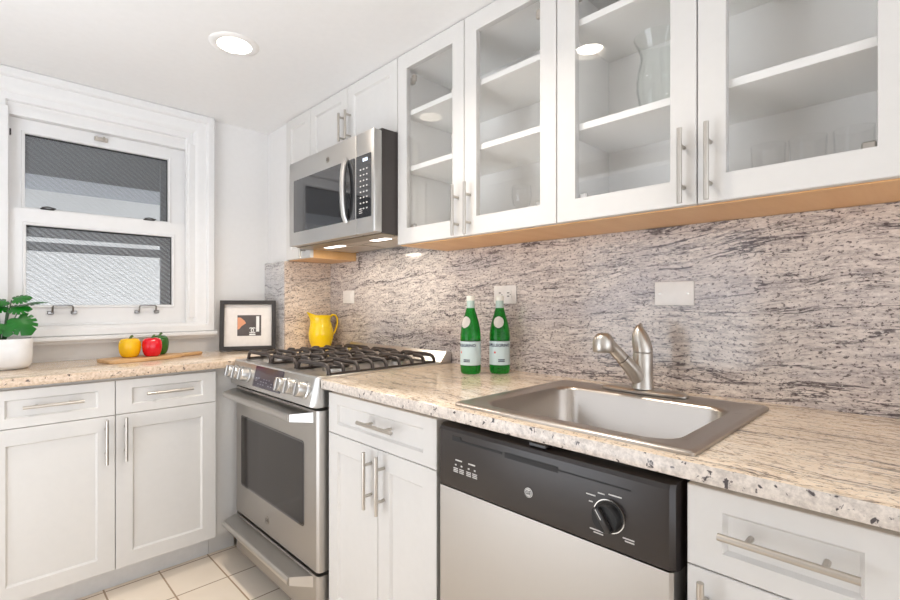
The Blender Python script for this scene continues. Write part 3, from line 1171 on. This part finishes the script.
def grate(x0, x1, y0, y1, centers):
    b = new_bm()
    zt, r = 0.953, 0.0074
    zb = 0.9175

    def arch(p, q):
        """bar from p to q, both ends curving down to the pan"""
        p, q = Vector(p), Vector(q)
        d = (q - p).normalized()
        tube(b, [(*p, zb), (*(p + d * .002), zb + .018), (*(p + d * .010), zt - .006), (*(p + d * .024), zt), (*(q - d * .024), zt), (*(q - d * .010), zt - .006), (*(q - d * .002), zb + .018), (*q, zb)], r, 8, flat=(1.15, 0.9))
    xm = (x0 + x1) / 2
    # low side rails resting on the pan
    for xx in (x0 + .006, x1 - .006):
        box(b, xx - .005, xx + .005, y0 + .004, y1 - .004, 0.9172, 0.9275, .002)
    # bars across the burners, ends turned down
    for yy in (y0 + .012, y0 + .135, (y0 + y1) / 2, y1 - .135, y1 - .012):
        arch((x0 + .006, yy), (x1 - .006, yy))
    # front-to-back spine, broken over the burners
    stops = sorted([y0 + .012, y1 - .012] + [cy + d for _, cy in centers for d in (-.030, .030)])
    for a_, c_ in zip(stops[0::2], stops[1::2]):
        tube(b, [(xm, a_, zt + .001), (xm, c_, zt + .001)], r * .9, 8)
    # short fingers springing from the rails
    for yy in (y0 + .072, (y0 + y1) / 2 - .066, (y0 + y1) / 2 + .066, y1 - .072):
        for xx, sg in ((x0 + .006, 1), (x1 - .006, -1)):
            tube(b, [(xx, yy, zb + .006), (xx + sg * .003, yy, zt - .012), (xx + sg * .012, yy, zt - .003), (xx + sg * .026, yy, zt), (xx + sg * .066, yy, zt + .001)], r * .95, 8, flat=(1.15, .9))
    return obj('grate', b, M_['iron'], rg)


grate(0.018, 0.262, -0.005, 0.530, [(0.15, 0.12), (0.15, 0.42)])
grate(0.266, 0.494, -0.005, 0.530, [(0.38, 0.27)])
grate(0.498, 0.742, -0.005, 0.530, [(0.61, 0.12), (0.61, 0.42)])

# ------------------------------------------------------------------ dishwasher
DWW = 0.600
dwr = thing('dishwasher', 'stainless dishwasher with dark control panel and round dial', 'dishwasher', (-0.600, 0.9145, 0), RZ)
b = new_bm()
box(b, 0.002, 0.606, 0.012, 0.57, 0.10, 0.742)
box(b, 0.002, 0.606, 0.012, 0.022, 0.742, 0.872)
obj('tub', b, M_['void'], dwr)
b = new_bm()
box(b, 0.004, 0.602, 0.05, 0.40, 0.0005, 0.0995)
obj('toe_panel', b, M_['black'], dwr)
b = new_bm()
prism(b, [(0.004, 0.0115), (0.004, -0.034), (0.008, -0.040), (0.586, -0.040), (0.592, -0.034), (0.596, 0.0115)], 0.112, 0.7095, 'z')
obj('door_panel', b, M_['steelv'], dwr, 25)
b = new_bm()
# console: bullnose top, slightly raked bottom, tapered ends
prof = [(0.0115, 0.866), (-0.030, 0.866), (-0.040, 0.863), (-0.045, 0.855), (-0.0455, 0.730), (-0.042, 0.714), (-0.036, 0.7105), (0.0115, 0.7105)]
secs = []
for x, s in ((0.001, 0.55), (0.003, 0.80), (0.010, 0.97), (0.018, 1.0), (0.580, 1.0), (0.588, 0.97), (0.596, 0.80), (0.598, 0.55)):
    secs.append([(x, y * s if y < 0 else y, z) for y, z in prof])
loft(b, secs, cap0=True, cap1=True)
con = obj('control_console', b, M_['dwp'], dwr, 25)
b = new_bm()
box(b, 0.058, 0.088, -0.0462, -0.0452, 0.834, 0.846, 0.0)
box(b, 0.088, 0.218, -0.0462, -0.0452, 0.834, 0.839)
box(b, 0.226, 0.366, -0.0462, -0.0452, 0.829, 0.841)
box(b, 0.366, 0.52, -0.0460, -0.0452, 0.8335, 0.836)
obj('vent_slot', b, M_['void'], con)
ge_badge(con, Matrix.Translation((0.292, -0.0457, 0.768)) @ FR, 0.0105, M_['print'], M_['slot'])
for bx in (0.080, 0.124):
    b = new_bm()
    box(b, bx - 0.011, bx + 0.011, -0.0462, -0.0452, 0.786, 0.789)
    for s in (-1, 1):
        box(b, bx + s * .010 - .0025, bx + s * .010 + .0025, -0.0462, -0.0452, 0.7735, 0.777)
    for j in range(3):
        for s in (-1, 1):
            box(b, bx + s * .010 - .0075, bx + s * .010 + .0075, -0.0462, -0.0452, 0.757 + j * .0042, 0.7592 + j * .0042)
    obj('button_print', b, M_['print'], con)
Mk = Matrix.Translation((0.478, -0.0457, 0.776)) @ FR
b = new_bm()
lathe(b, [(0, 0), (0.030, 0), (0.030, 0.002), (0.0275, 0.0045), (0.0265, 0.018), (0.0245, 0.021), (0, 0.021)], 36, M=Mk)
dl = obj('dial', b, M_['void'], con)
b = new_bm()
lathe(b, [(0.0282, 0.0005), (0.0315, 0.0005), (0.0315, 0.0022), (0.0282, 0.0022)], 36, M=Mk, close=True)
obj('dial_rim', b, M_['nickel'], dl)
b = new_bm()
box(b, -0.006, 0.006, -0.023, 0.023, 0.0205, 0.030, 0.002, 2, M=Mk @ Matrix.Rotation(math.radians(35), 4, 'Z'))
gr = obj('dial_grip', b, M_['black'], dl)
b = new_bm()
box(b, -0.0008, 0.0008, 0.002, 0.022, 0.0302, 0.0306, M=Mk @ Matrix.Rotation(math.radians(35), 4, 'Z'))
obj('dial_pointer', b, M_['print'], gr)
b = new_bm()
for x, z, wd_ in ((0.440, 0.806, .020), (0.462, 0.814, .014), (0.490, 0.817, .026), (0.440, 0.793, .008), (0.452, 0.741, .028), (0.456, 0.736, .020), (0.516, 0.745, .022), (0.518, 0.740, .018)):
    box(b, x - wd_ / 2, x + wd_ / 2, -0.0462, -0.0452, z - .0011, z + .0011)
obj('dial_print', b, M_['print'], con)
b = new_bm()
box(b, 0.285, 0.330, -0.036, -0.006, 0.8665, 0.876, 0.002)
obj('latch_bracket', b, M_['black'], dwr)

# ------------------------------------------------------------------ sink and faucet
sk = thing('kitchen_sink', 'stainless drop-in single-bowl sink set into the granite worktop', 'sink', (-0.36, 0.5975, ZT))
b = new_bm()
CYB, HYB = -0.009, 0.238     # bowl along y
loops = []


def rl(cx, cy, hx, hy, r, z):
    loops.append([(x, y, z) for x, y in rrect(cx, cy, hx, hy, r, 7)])


rl(0, -.012, 0.262, 0.292, 0.012, 0.0003)
rl(0, -.012, 0.262, 0.292, 0.012, 0.006)
rl(0, -.012, 0.258, 0.288, 0.010, 0.0095)
rl(0, -.012, 0.250, 0.280, 0.010, 0.0095)
rl(-0.02, CYB, 0.200, HYB + 0.008, 0.060, 0.0070)
rl(-0.02, CYB, 0.194, HYB + 0.002, 0.058, 0.0045)
rl(-0.02, CYB, 0.189, HYB - 0.002, 0.056, -0.004)
rl(-0.02, CYB, 0.180, HYB - 0.010, 0.056, -0.112)
rl(-0.02, CYB, 0.172, HYB - 0.018, 0.056, -0.128)
rl(-0.02, CYB, 0.155, HYB - 0.035, 0.056, -0.140)
rl(-0.02, CYB, 0.055, 0.055, 0.05, -0.146)
loft(b, loops, cap1=True)
obj('bowl', b, M_['steels'], sk, 40)
b = new_bm()
lathe(b, [(0, -0.1455), (0.043, -0.1455), (0.045, -0.143), (0.040, -0.142), (0.030, -0.1445), (0, -0.1445)], 28, M=Matrix.Translation((-0.02, CYB, 0)))
obj('drain', b, M_['chrome'], sk)

fc = thing('kitchen_faucet', 'brushed nickel single-lever pull-out faucet behind the sink', 'faucet', (-0.142, 0.592, ZT + 0.0098))
b = new_bm()
pl = []
for k_ in range(36):
    a = 2 * PI * k_ / 36
    sx = 0.030 * math.copysign(abs(math.cos(a)) ** 0.7, math.cos(a))
    sy = 0.122 * math.copysign(abs(math.sin(a)) ** 0.9, math.sin(a))
    pl.append((sx, sy))
loft(b, [[(x * s, y * s2, z) for x, y in pl] for s, s2, z in ((1, 1, 0), (1, 1, .005), (.86, .96, .009), (.7, .85, .0115))], cap0=True, cap1=True)
obj('deck_plate', b, M_['nickel'], fc)
b = new_bm()
lathe(b, [(0, 0.0118), (0.030, 0.0118), (0.0285, 0.020), (0.0265, 0.060), (0.0265, 0.110), (0.0255, 0.113), (0, 0.1132)], 28)
# spout growing out of the body, low on the near side
dirv = Vector((-0.903, 0.430, 0)).normalized()
pts, rr = [], []
for s, zz, r_ in ((-0.004, 0.028, 0.018), (0.02, 0.046, 0.0215), (0.045, 0.074, 0.0195), (0.070, 0.098, 0.0180)):
    pts.append(dirv * s + Vector((0, 0, zz)))
    rr.append(r_)
tube(b, pts, rr, 18)
body = obj('body', b, M_['nickel'], fc, 50)
b = new_bm()
pts, rr = [], []
for s, zz, r_ in ((0.0715, 0.0995, 0.0172), (0.095, 0.122, 0.0168), (0.115, 0.138, 0.0170), (0.124, 0.143, 0.0200)):
    pts.append(dirv * s + Vector((0, 0, zz)))
    rr.append(r_)
tube(b, pts, rr, 18)
ce = dirv * 0.134
lathe(b, [(0, 0.172), (0.013, 0.171), (0.022, 0.165), (0.0275, 0.153), (0.0285, 0.140), (0.0285, 0.123), (0.0265, 0.119), (0, 0.119)], 26, M=Matrix.Translation(ce))
obj('pullout_spray', b, M_['nickel'], fc, 50)
b = new_bm()
prof = [(0.0266, 0.1155), (0.0266, 0.121), (0.0262, 0.136), (0.0242, 0.152), (0.0200, 0.167), (0.0140, 0.179), (0.0085, 0.187), (0.004, 0.191), (0.0, 0.192)]


def lean(co, a):
    h = max(0, co.z - 0.122)
    return Vector((co.x + h * 0.02, co.y + h * 0.20, co.z))


lathe(b, [(0, 0.1155)] + prof, 28, fn=lean)
tube(b, [(0.006, 0.008, 0.176), (0.016, 0.014, 0.187), (0.034, 0.022, 0.192)], [0.0075, 0.0065, 0.0045], 12)
obj('lever_handle', b, M_['nickel'], fc, 50)

# ------------------------------------------------------------------ outlets on the stone
def wall_plate(name, label, cat, y, z, w_, h_):
    t = thing(name, label, cat, (0.0, y, z), RZ)
    b = new_bm()
    prism(b, rrect(0, 0, w_ / 2, h_ / 2, 0.003, 3), -0.0055, 0.0, 'y', bev=0.002)
    obj('plate', b, M_['plate'], t)
    return t


o1 = wall_plate('wall_switch', 'small square white wall plate on the granite above the range', 'switch plate', 2.335, 1.2115, 0.110, 0.072)
b = new_bm()
box(b, -0.030, 0.030, -0.0075, -0.0056, -0.020, 0.020, 0.001)
obj('rocker', b, M_['plate'], o1)
o2 = wall_plate('wall_outlet', 'white double electrical outlet on the granite behind the bottles', 'outlet', 1.207, 1.2115, 0.112, 0.072)
for s in (-1, 1):
    b = new_bm()
    prism(b, rrect(s * 0.021, 0, 0.0145, 0.0165, 0.008, 4), -0.0075, -0.0056, 'y')
    so = obj('socket', b, M_['plate'], o2)
    b = new_bm()
    for zz in (-0.0065, 0.0065):
        box(b, s * .021 - 0.007, s * .021 + 0.004, -0.0080, -0.0076, zz - .0018, zz + .0018)
    lathe(b, [(0, 0), (0.0022, 0), (0.0022, 0.0004), (0, 0.0004)], 12, M=Matrix.Translation((s * .021 + .009, -0.0076, 0)) @ FR)
    obj('slots', b, M_['slot'], so)
o3 = wall_plate('blank_wall_plate', 'blank white wall plate with two screws right of the faucet', 'wall plate', 0.558, 1.207, 0.114, 0.072)
for s in (-1, 1):
    b = new_bm()
    lathe(b, [(0, 0), (0.0034, 0), (0.003, 0.0012), (0, 0.0014)], 14, M=Matrix.Translation((s * .041, -0.0056, 0)) @ FR)
    obj('screw', b, M_['nickel'], o3)

# ------------------------------------------------------------------ bottles
def bottle(label, loc, rot):
    t = thing('water_bottle', label, 'bottle', loc, rot, 'green mineral water bottles by the sink')
    b = new_bm()
    R = 0.0385
    prof = [(0, 0.004), (0.026, 0.001), (0.034, 0.0), (R - 0.0015, 0.004), (R, 0.010), (R, 0.136), (R - 0.0006, 0.149), (0.0362, 0.166), (0.0315, 0.190), (0.0252, 0.212), (0.0192, 0.232),
            (0.0150, 0.248), (0.0138, 0.262), (0.0138, 0.272), (0, 0.272)]
    lathe(b, prof, 36)
    g = obj('glass_body', b, M_['bottle'], t, 60)
    b = new_bm()
    lathe(b, [(0.0148, 0.2445), (0.0158, 0.2445), (0.0150, 0.262), (0.0146, 0.2725), (0.0139, 0.2725)], 28)
    obj('neck_foil', b, M_['sleeve'], t)
    b = new_bm()
    lathe(b, [(0, 0.2726), (0.0150, 0.2726), (0.0154, 0.276), (0.0154, 0.288), (0.0145, 0.2905), (0, 0.291)], 28)
    obj('cap', b, M_['cap'], t)
    b = new_bm()
    lathe(b, [(R + 0.0001, 0.033), (R + 0.0007, 0.033), (R + 0.0007, 0.121), (R + 0.0001, 0.121)], 40, close=True)
    lb = obj('body_label', b, M_['label'], t)

    def wrap(rad, zc):
        def f(co):
            a = co.x / rad
            rr_ = rad + co.z
            return Vector((rr_ * math.sin(a), -rr_ * math.cos(a), zc + co.y))
        return f
    I = Matrix.Identity(4)
    b = new_bm()
    add_text(b, 'S.PELLEGRINO', 0.0150, I, 0.0003, fn=wrap(R + 0.001, 0.106))
    obj('brand_lettering', b, M_['navy'], lb)
    b = new_bm()
    for kx in range(6):
        for kz in range(2):
            tt = bmesh.new()
            bmesh.ops.create_cube(tt, size=1)
            for v in tt.verts:
                v.co = wrap(R + 0.001, 0.047 + kz * .006)(Vector((0.002 + kx * 0.0042 + v.co.x * .0036, v.co.y * .004, v.co.z * .0004)))
            absorb(b, tt)
    obj('small_print', b, M_['navy'], lb)
    b = new_bm()
    star = []
    for i in range(10):
        a = PI / 2 + i * PI / 5
        r_ = 0.0062 if i % 2 == 0 else 0.0026
        star.append((r_ * math.cos(a), r_ * math.sin(a)))
    tt = bmesh.new()
    A = [tt.verts.new((x - 0.013, y, 0.0003)) for x, y in star]
    c0 = tt.verts.new((-0.013, 0, 0.0003))
    for i in range(10):
        tt.faces.new((A[i], A[(i + 1) % 10], c0))
    for v in tt.verts:
        v.co = wrap(R + 0.001, 0.080)(v.co)
    absorb(b, tt)
    obj('red_star', b, M_['red'], lb)
    # oval shoulder label following the slope of the shoulder
    b = new_bm()
    tt = bmesh.new()
    rows = []
    for j in range(9):
        vz = -1 + 2 * j / 8
        zz = 0.192 + vz * 0.0215
        # shoulder radius by interpolation
        for (r0, z0), (r1, z1) in zip(prof[5:-2], prof[6:-1]):
            if z0 <= zz <= z1:
                rad = r0 + (r1 - r0) * (zz - z0) / (z1 - z0)
                break
        hw = 0.0200 * math.sqrt(max(0.02, 1 - vz * vz))
        rows.append([tt.verts.new(((rad + .0007) * math.sin(u * hw / rad), -(rad + .0007) * math.cos(u * hw / rad), zz)) for u in [-1, -.66, -.33, 0, .33, .66, 1]])
    for A, B in zip(rows[:-1], rows[1:]):
        for i in range(6):
            tt.faces.new((A[i], A[i + 1], B[i + 1], B[i]))
    bmesh.ops.solidify(tt, geom=tt.faces[:], thickness=-0.0004)
    absorb(b, tt)
    obj('shoulder_label', b, M_['mat'], t)
    return t


bottle('green glass water bottle nearer the range', (-0.172, 1.236, ZT + .0005), math.radians(-88))
bottle('green glass water bottle in front of the wall outlet', (-0.086, 1.166, ZT + .0005), math.radians(-58))

# ------------------------------------------------------------------ pitcher
pt = thing('pitcher', 'bright yellow ceramic pitcher standing behind the range', 'pitcher', (-0.112, 2.447, ZT + .0005), 0)
b = new_bm()
prof = [(0.040, 0.0), (0.047, 0.004), (0.060, 0.034), (0.068, 0.068), (0.069, 0.095), (0.065, 0.122), (0.057, 0.148), (0.052, 0.162), (0.0525, 0.178), (0.056, 0.194)]
ia = math.radians(160)      # spout direction


def spout(co, a):
    d = math.cos(a - ia)
    if co.z > 0.14 and d > 0.4:
        f = ((co.z - 0.14) / 0.054) * ((d - 0.4) / 0.6) ** 1.6
        co = Vector((co.x + 0.024 * f * math.cos(ia), co.y + 0.024 * f * math.sin(ia), co.z + 0.020 * f))
    return co


inner = [(r - 0.004, max(z, .006)) for r, z in prof[::-1]]
lathe(b, [(0, 0)] + prof + inner + [(0, 0.007)], 48, fn=spout)
obj('jug', b, M_['yellow'], pt, 50)
ha = ia + PI + 0.25
hd = Vector((math.cos(ha), math.sin(ha), 0))
b = new_bm()
hp = []
for r_, z_ in ((0.053, 0.180), (0.068, 0.196), (0.086, 0.193), (0.098, 0.176), (0.100, 0.150), (0.093, 0.122), (0.083, 0.098), (0.072, 0.080), (0.0665, 0.072)):
    hp.append(hd * r_ + Vector((0, 0, z_)))
tube(b, hp, [.007, .0068, .0065, .0062, .006, .006, .006, .0062, .006], 12, flat=(0.8, 1.25))
obj('handle', b, M_['yellow'], pt, 60)

# ------------------------------------------------------------------ framed picture, leaning on the wall
fw, fh, ft = 0.284, 0.272, 0.030
pf = thing('picture_frame', 'black framed print leaning on the wall beside the granite column', 'picture frame', (-0.432, 2.668, ZT + 0.0045), math.radians(-7))
pf.rotation_euler = (math.radians(-6), 0, math.radians(-27))
b = new_bm()
fr_ = 0.021
frame_xz(b, -fw / 2, fw / 2, 0.0, fh, -fw / 2 + fr_, fw / 2 - fr_, fr_, fh - fr_, -ft, 0.0)
bevel_edges(b, lambda e: True, 0.0012, 1)
obj('frame', b, M_['frame'], pf)
b = new_bm()
box(b, -fw / 2 + .002, fw / 2 - .002, -0.0085, -0.0015, .002, fh - .002)
mt = obj('mat', b, M_['mat'], pf)
b = new_bm()
px0, px1, pz0, pz1 = -0.056, 0.066, 0.078, 0.192
box(b, px0, px1, -0.0095, -0.0087, pz0, pz1)
ph = obj('print', b, M_['photo'], mt)
b = new_bm()
hand = [(px0 + .001, pz1 - .012), (px0 + .018, pz1 - .014), (px0 + .036, pz1 - .030), (px0 + .044, pz1 - .044), (px0 + .034, pz1 - .052), (px0 + .022, pz1 - .060), (px0 + .010, pz1 - .076), (px0 + .001, pz1 - .080)]
prism(b, hand, -0.0100, -0.0096, 'y')
obj('print_hand', b, M_['peach'], ph)
b = new_bm()
box(b, px1 - .026, px1 - .010, -0.0100, -0.0096, pz0 + .022, pz1 - .006)
obj('print_ribbon', b, M_['white'], ph)
b = new_bm()
ccx, ccz = px0 + .077, pz0 + .030
for s in (-1, 1):
    arc = []
    for i in range(15):
        a = math.radians(48 + i * (264 / 14))
        arc.append((ccx + s * (0.0065 + 0.0125 * math.cos(a)), -0.0101, ccz + 0.0135 * math.sin(a)))
    tube(b, arc, 0.0026, 6)
box(b, ccx - .016, ccx + .016, -0.0100, -0.0096, pz0 + .003, pz0 + .011)
obj('print_monogram', b, M_['white'], ph)

# ------------------------------------------------------------------ cutting board and peppers
cb = thing('cutting_board', 'wooden paddle cutting board under the three peppers', 'cutting board', (-0.918, 2.600, ZT + .0005), math.radians(14))
b = new_bm()
out = []
for p in [(-0.195, -0.055), (-0.180, -0.072), (-0.06, -0.082), (0.06, -0.076), (0.120, -0.050), (0.150, -0.022), (0.235, -0.016), (0.252, -0.008), (0.256, 0.004), (0.246, 0.016), (0.150, 0.022), (0.115, 0.050),
          (0.06, 0.076), (-0.06, 0.082), (-0.180, 0.074), (-0.195, 0.058)]:
    out.append(p)
prism(b, out, 0.0, 0.015, 'z', bev=0.003)
obj('blade', b, M_['board'], cb)


def pepper(label, loc, rad, hgt, mat, lobes, ph, squash=1.0):
    t = thing('bell_pepper', label, 'pepper', loc)
    b = new_bm()
    prof = [(0.0, 0.008), (0.35, 0.002), (0.62, 0.0), (0.80, 0.10), (0.92, 0.26), (0.99, 0.46), (1.0, 0.64), (0.94, 0.82), (0.78, 0.95), (0.56, 1.0), (0.34, 0.96), (0.16, 0.90), (0.0, 0.885)]

    def fn(co, a):
        rr_ = math.hypot(co.x, co.y) / rad
        k_ = 1 + 0.07 * (abs(math.cos(lobes * (a + ph) / 2)) - 0.6) * min(1, rr_ * 1.3)
        return Vector((co.x * k_, co.y * k_ * squash, co.z))
    lathe(b, [(r * rad, z * hgt) for r, z in prof], 48, fn=fn)
    obj('flesh', b, mat, t, 80)
    b = new_bm()
    tube(b, [(0, 0, hgt * 0.882), (0.001, 0, hgt * 0.95), (0.004, 0.001, hgt * 1.06), (0.012, 0.002, hgt * 1.14)], [0.011, 0.0062, 0.005, 0.0055], 10)
    obj('stem', b, M_['stemg'], t)
    return t


ZB = ZT + 0.0160
pepper('yellow bell pepper at the left end of the cutting board', (-0.998, 2.600, ZB), 0.0430, 0.086, M_['pepy'], 4, 0.3)
pepper('red bell pepper in the middle of the cutting board', (-0.914, 2.580, ZB), 0.0415, 0.085, M_['pepr'], 4, 0.9)
pepper('dark green bell pepper behind the red one', (-0.868, 2.650, ZB), 0.0400, 0.090, M_['pepg'], 4, 0.0)

# ------------------------------------------------------------------ potted monstera
pp = thing('potted_plant', 'small monstera in a white pot at the window counter', 'plant', (-1.428, 2.634, ZT + .0005))
b = new_bm()
lp = []
for hx, r_, z_ in ((0.070, 0.05, 0.0), (0.082, 0.055, 0.004), (0.0895, 0.055, 0.018), (0.0925, 0.05, 0.05), (0.0935, 0.05, 0.118), (0.0930, 0.05, 0.121), (0.0895, 0.048, 0.121), (0.0885, 0.048, 0.110), (0.086, 0.046, 0.102)):
    lp.append([(x, y, z_) for x, y in rrect(0, 0, hx, hx, r_, 8)])
loft(b, lp, cap0=True, cap1=True)
obj('pot', b, M_['ceramic'], pp, 50)
b = new_bm()
loft(b, [[(x, y, z_) for x, y in rrect(0, 0, hx, hx, 0.045, 8)] for hx, z_ in ((0.085, 0.1025), (0.08, 0.106))], cap0=True, cap1=True)
obj('soil', b, M_['soil'], pp)


def leaf(base, tip_dir, normal, size, curl=0.15, split=True):
    """one monstera leaf with slits, its stem joining the pot"""
    t = bmesh.new()
    T = Vector(tip_dir).normalized()
    N = Vector(normal)
    N = (N - T * N.dot(T)).normalized()
    Sd = T.cross(N)
    n = 72
    pts = []
    for i in range(n):
        a = -PI + 2 * PI * i / n
        # heart outline, 0 = tip
        r = 0.50 + 0.10 * math.cos(a) - 0.20 * max(0, -math.cos(a)) ** 6
        if abs(a) < 0.3:
            r += 0.06 * (1 - abs(a) / 0.3)
        if split:
            for sl in (0.62, 1.05, 1.50, 1.95):
                dd = abs(abs(a) - sl)
                if dd < 0.05:
                    r *= 0.66
        pts.append((r * math.cos(a) + 0.30, r * math.sin(a)))
    c = t.verts.new(Vector(base) + T * (0.30 * size))
    ring0, ring1 = [], []
    for (u, v_) in pts:
        for f, ring in ((0.5, ring0), (1.0, ring1)):
            uu = 0.30 + (u - 0.30) * f
            vv = v_ * f
            zc = -curl * (vv * vv) * 1.6 - curl * max(0, uu - 0.3) ** 2 * 1.5
            if f == 0.5 and math.hypot(u - .3, v_) < 0.4 * 0.9:
                uu, vv = 0.30 + (u - .3) * 0.92, v_ * 0.92
            ring.append(t.verts.new(Vector(base) + (T * uu + Sd * vv + N * zc) * size))
    for i in range(n):
        j = (i + 1) % n
        t.faces.new((c, ring0[i], ring0[j]))
        t.faces.new((ring0[i], ring1[i], ring1[j], ring0[j]))
    bmesh.ops.recalc_face_normals(t, faces=t.faces)
    bmesh.ops.solidify(t, geom=t.faces[:], thickness=0.0010)
    b = new_bm()
    absorb(b, t)
    lf = obj('leaf', b, M_['leaf'], pp, 60)
    b = new_bm()
    B = Vector(base)
    root = Vector((B.x * 0.15, B.y * 0.15, 0.106))
    mid = (B + root) / 2 + Vector((B.x * 0.1, B.y * 0.1, 0.02))
    tube(b, [root, (root * 3 + mid * 5) / 8 , mid, B * 0.7 + mid * 0.3, B], [.0026, .0024, .0022, .002, .0018], 8)
    obj('leaf_stem', b, M_['stemd'], lf)


# (base, tip direction, normal, size)   local frame of the pot; camera is towards -y
leaf((0.042, -0.045, 0.212), (0.42, -0.2, -0.70), (0.10, -1, 0.25), 0.096)
leaf((-0.010, -0.055, 0.195), (-0.62, -0.2, -0.45), (-0.1, -1, 0.3), 0.100)
leaf((0.010, -0.050, 0.185), (0.15, -0.3, -0.9), (0.0, -1, 0.35), 0.060)
leaf((0.020, 0.000, 0.250), (-0.95, -0.3, -0.05), (0.0, -0.5, 1), 0.085)
leaf((0.030, -0.010, 0.276), (1.0, -0.2, 0.22), (-0.15, -0.6, 1), 0.068)
leaf((0.020, 0.000, 0.272), (-1.0, -0.3, -0.12), (0.1, -0.45, 1), 0.068)
leaf((0.020, -0.030, 0.240), (1.0, -0.2, 0.06), (-0.1, -0.6, 1), 0.076)
leaf((0.060, 0.020, 0.256), (1.0, 0.10, 0.32), (-0.30, 0.06, 1), 0.090, 0.30)
leaf((-0.010, 0.010, 0.288), (-0.6, -0.1, 0.45), (0.5, 0.05, 0.8), 0.055)
leaf((-0.050, 0.000, 0.246), (-0.8, -0.1, 0.5), (0.5, 0.0, 0.8), 0.062)
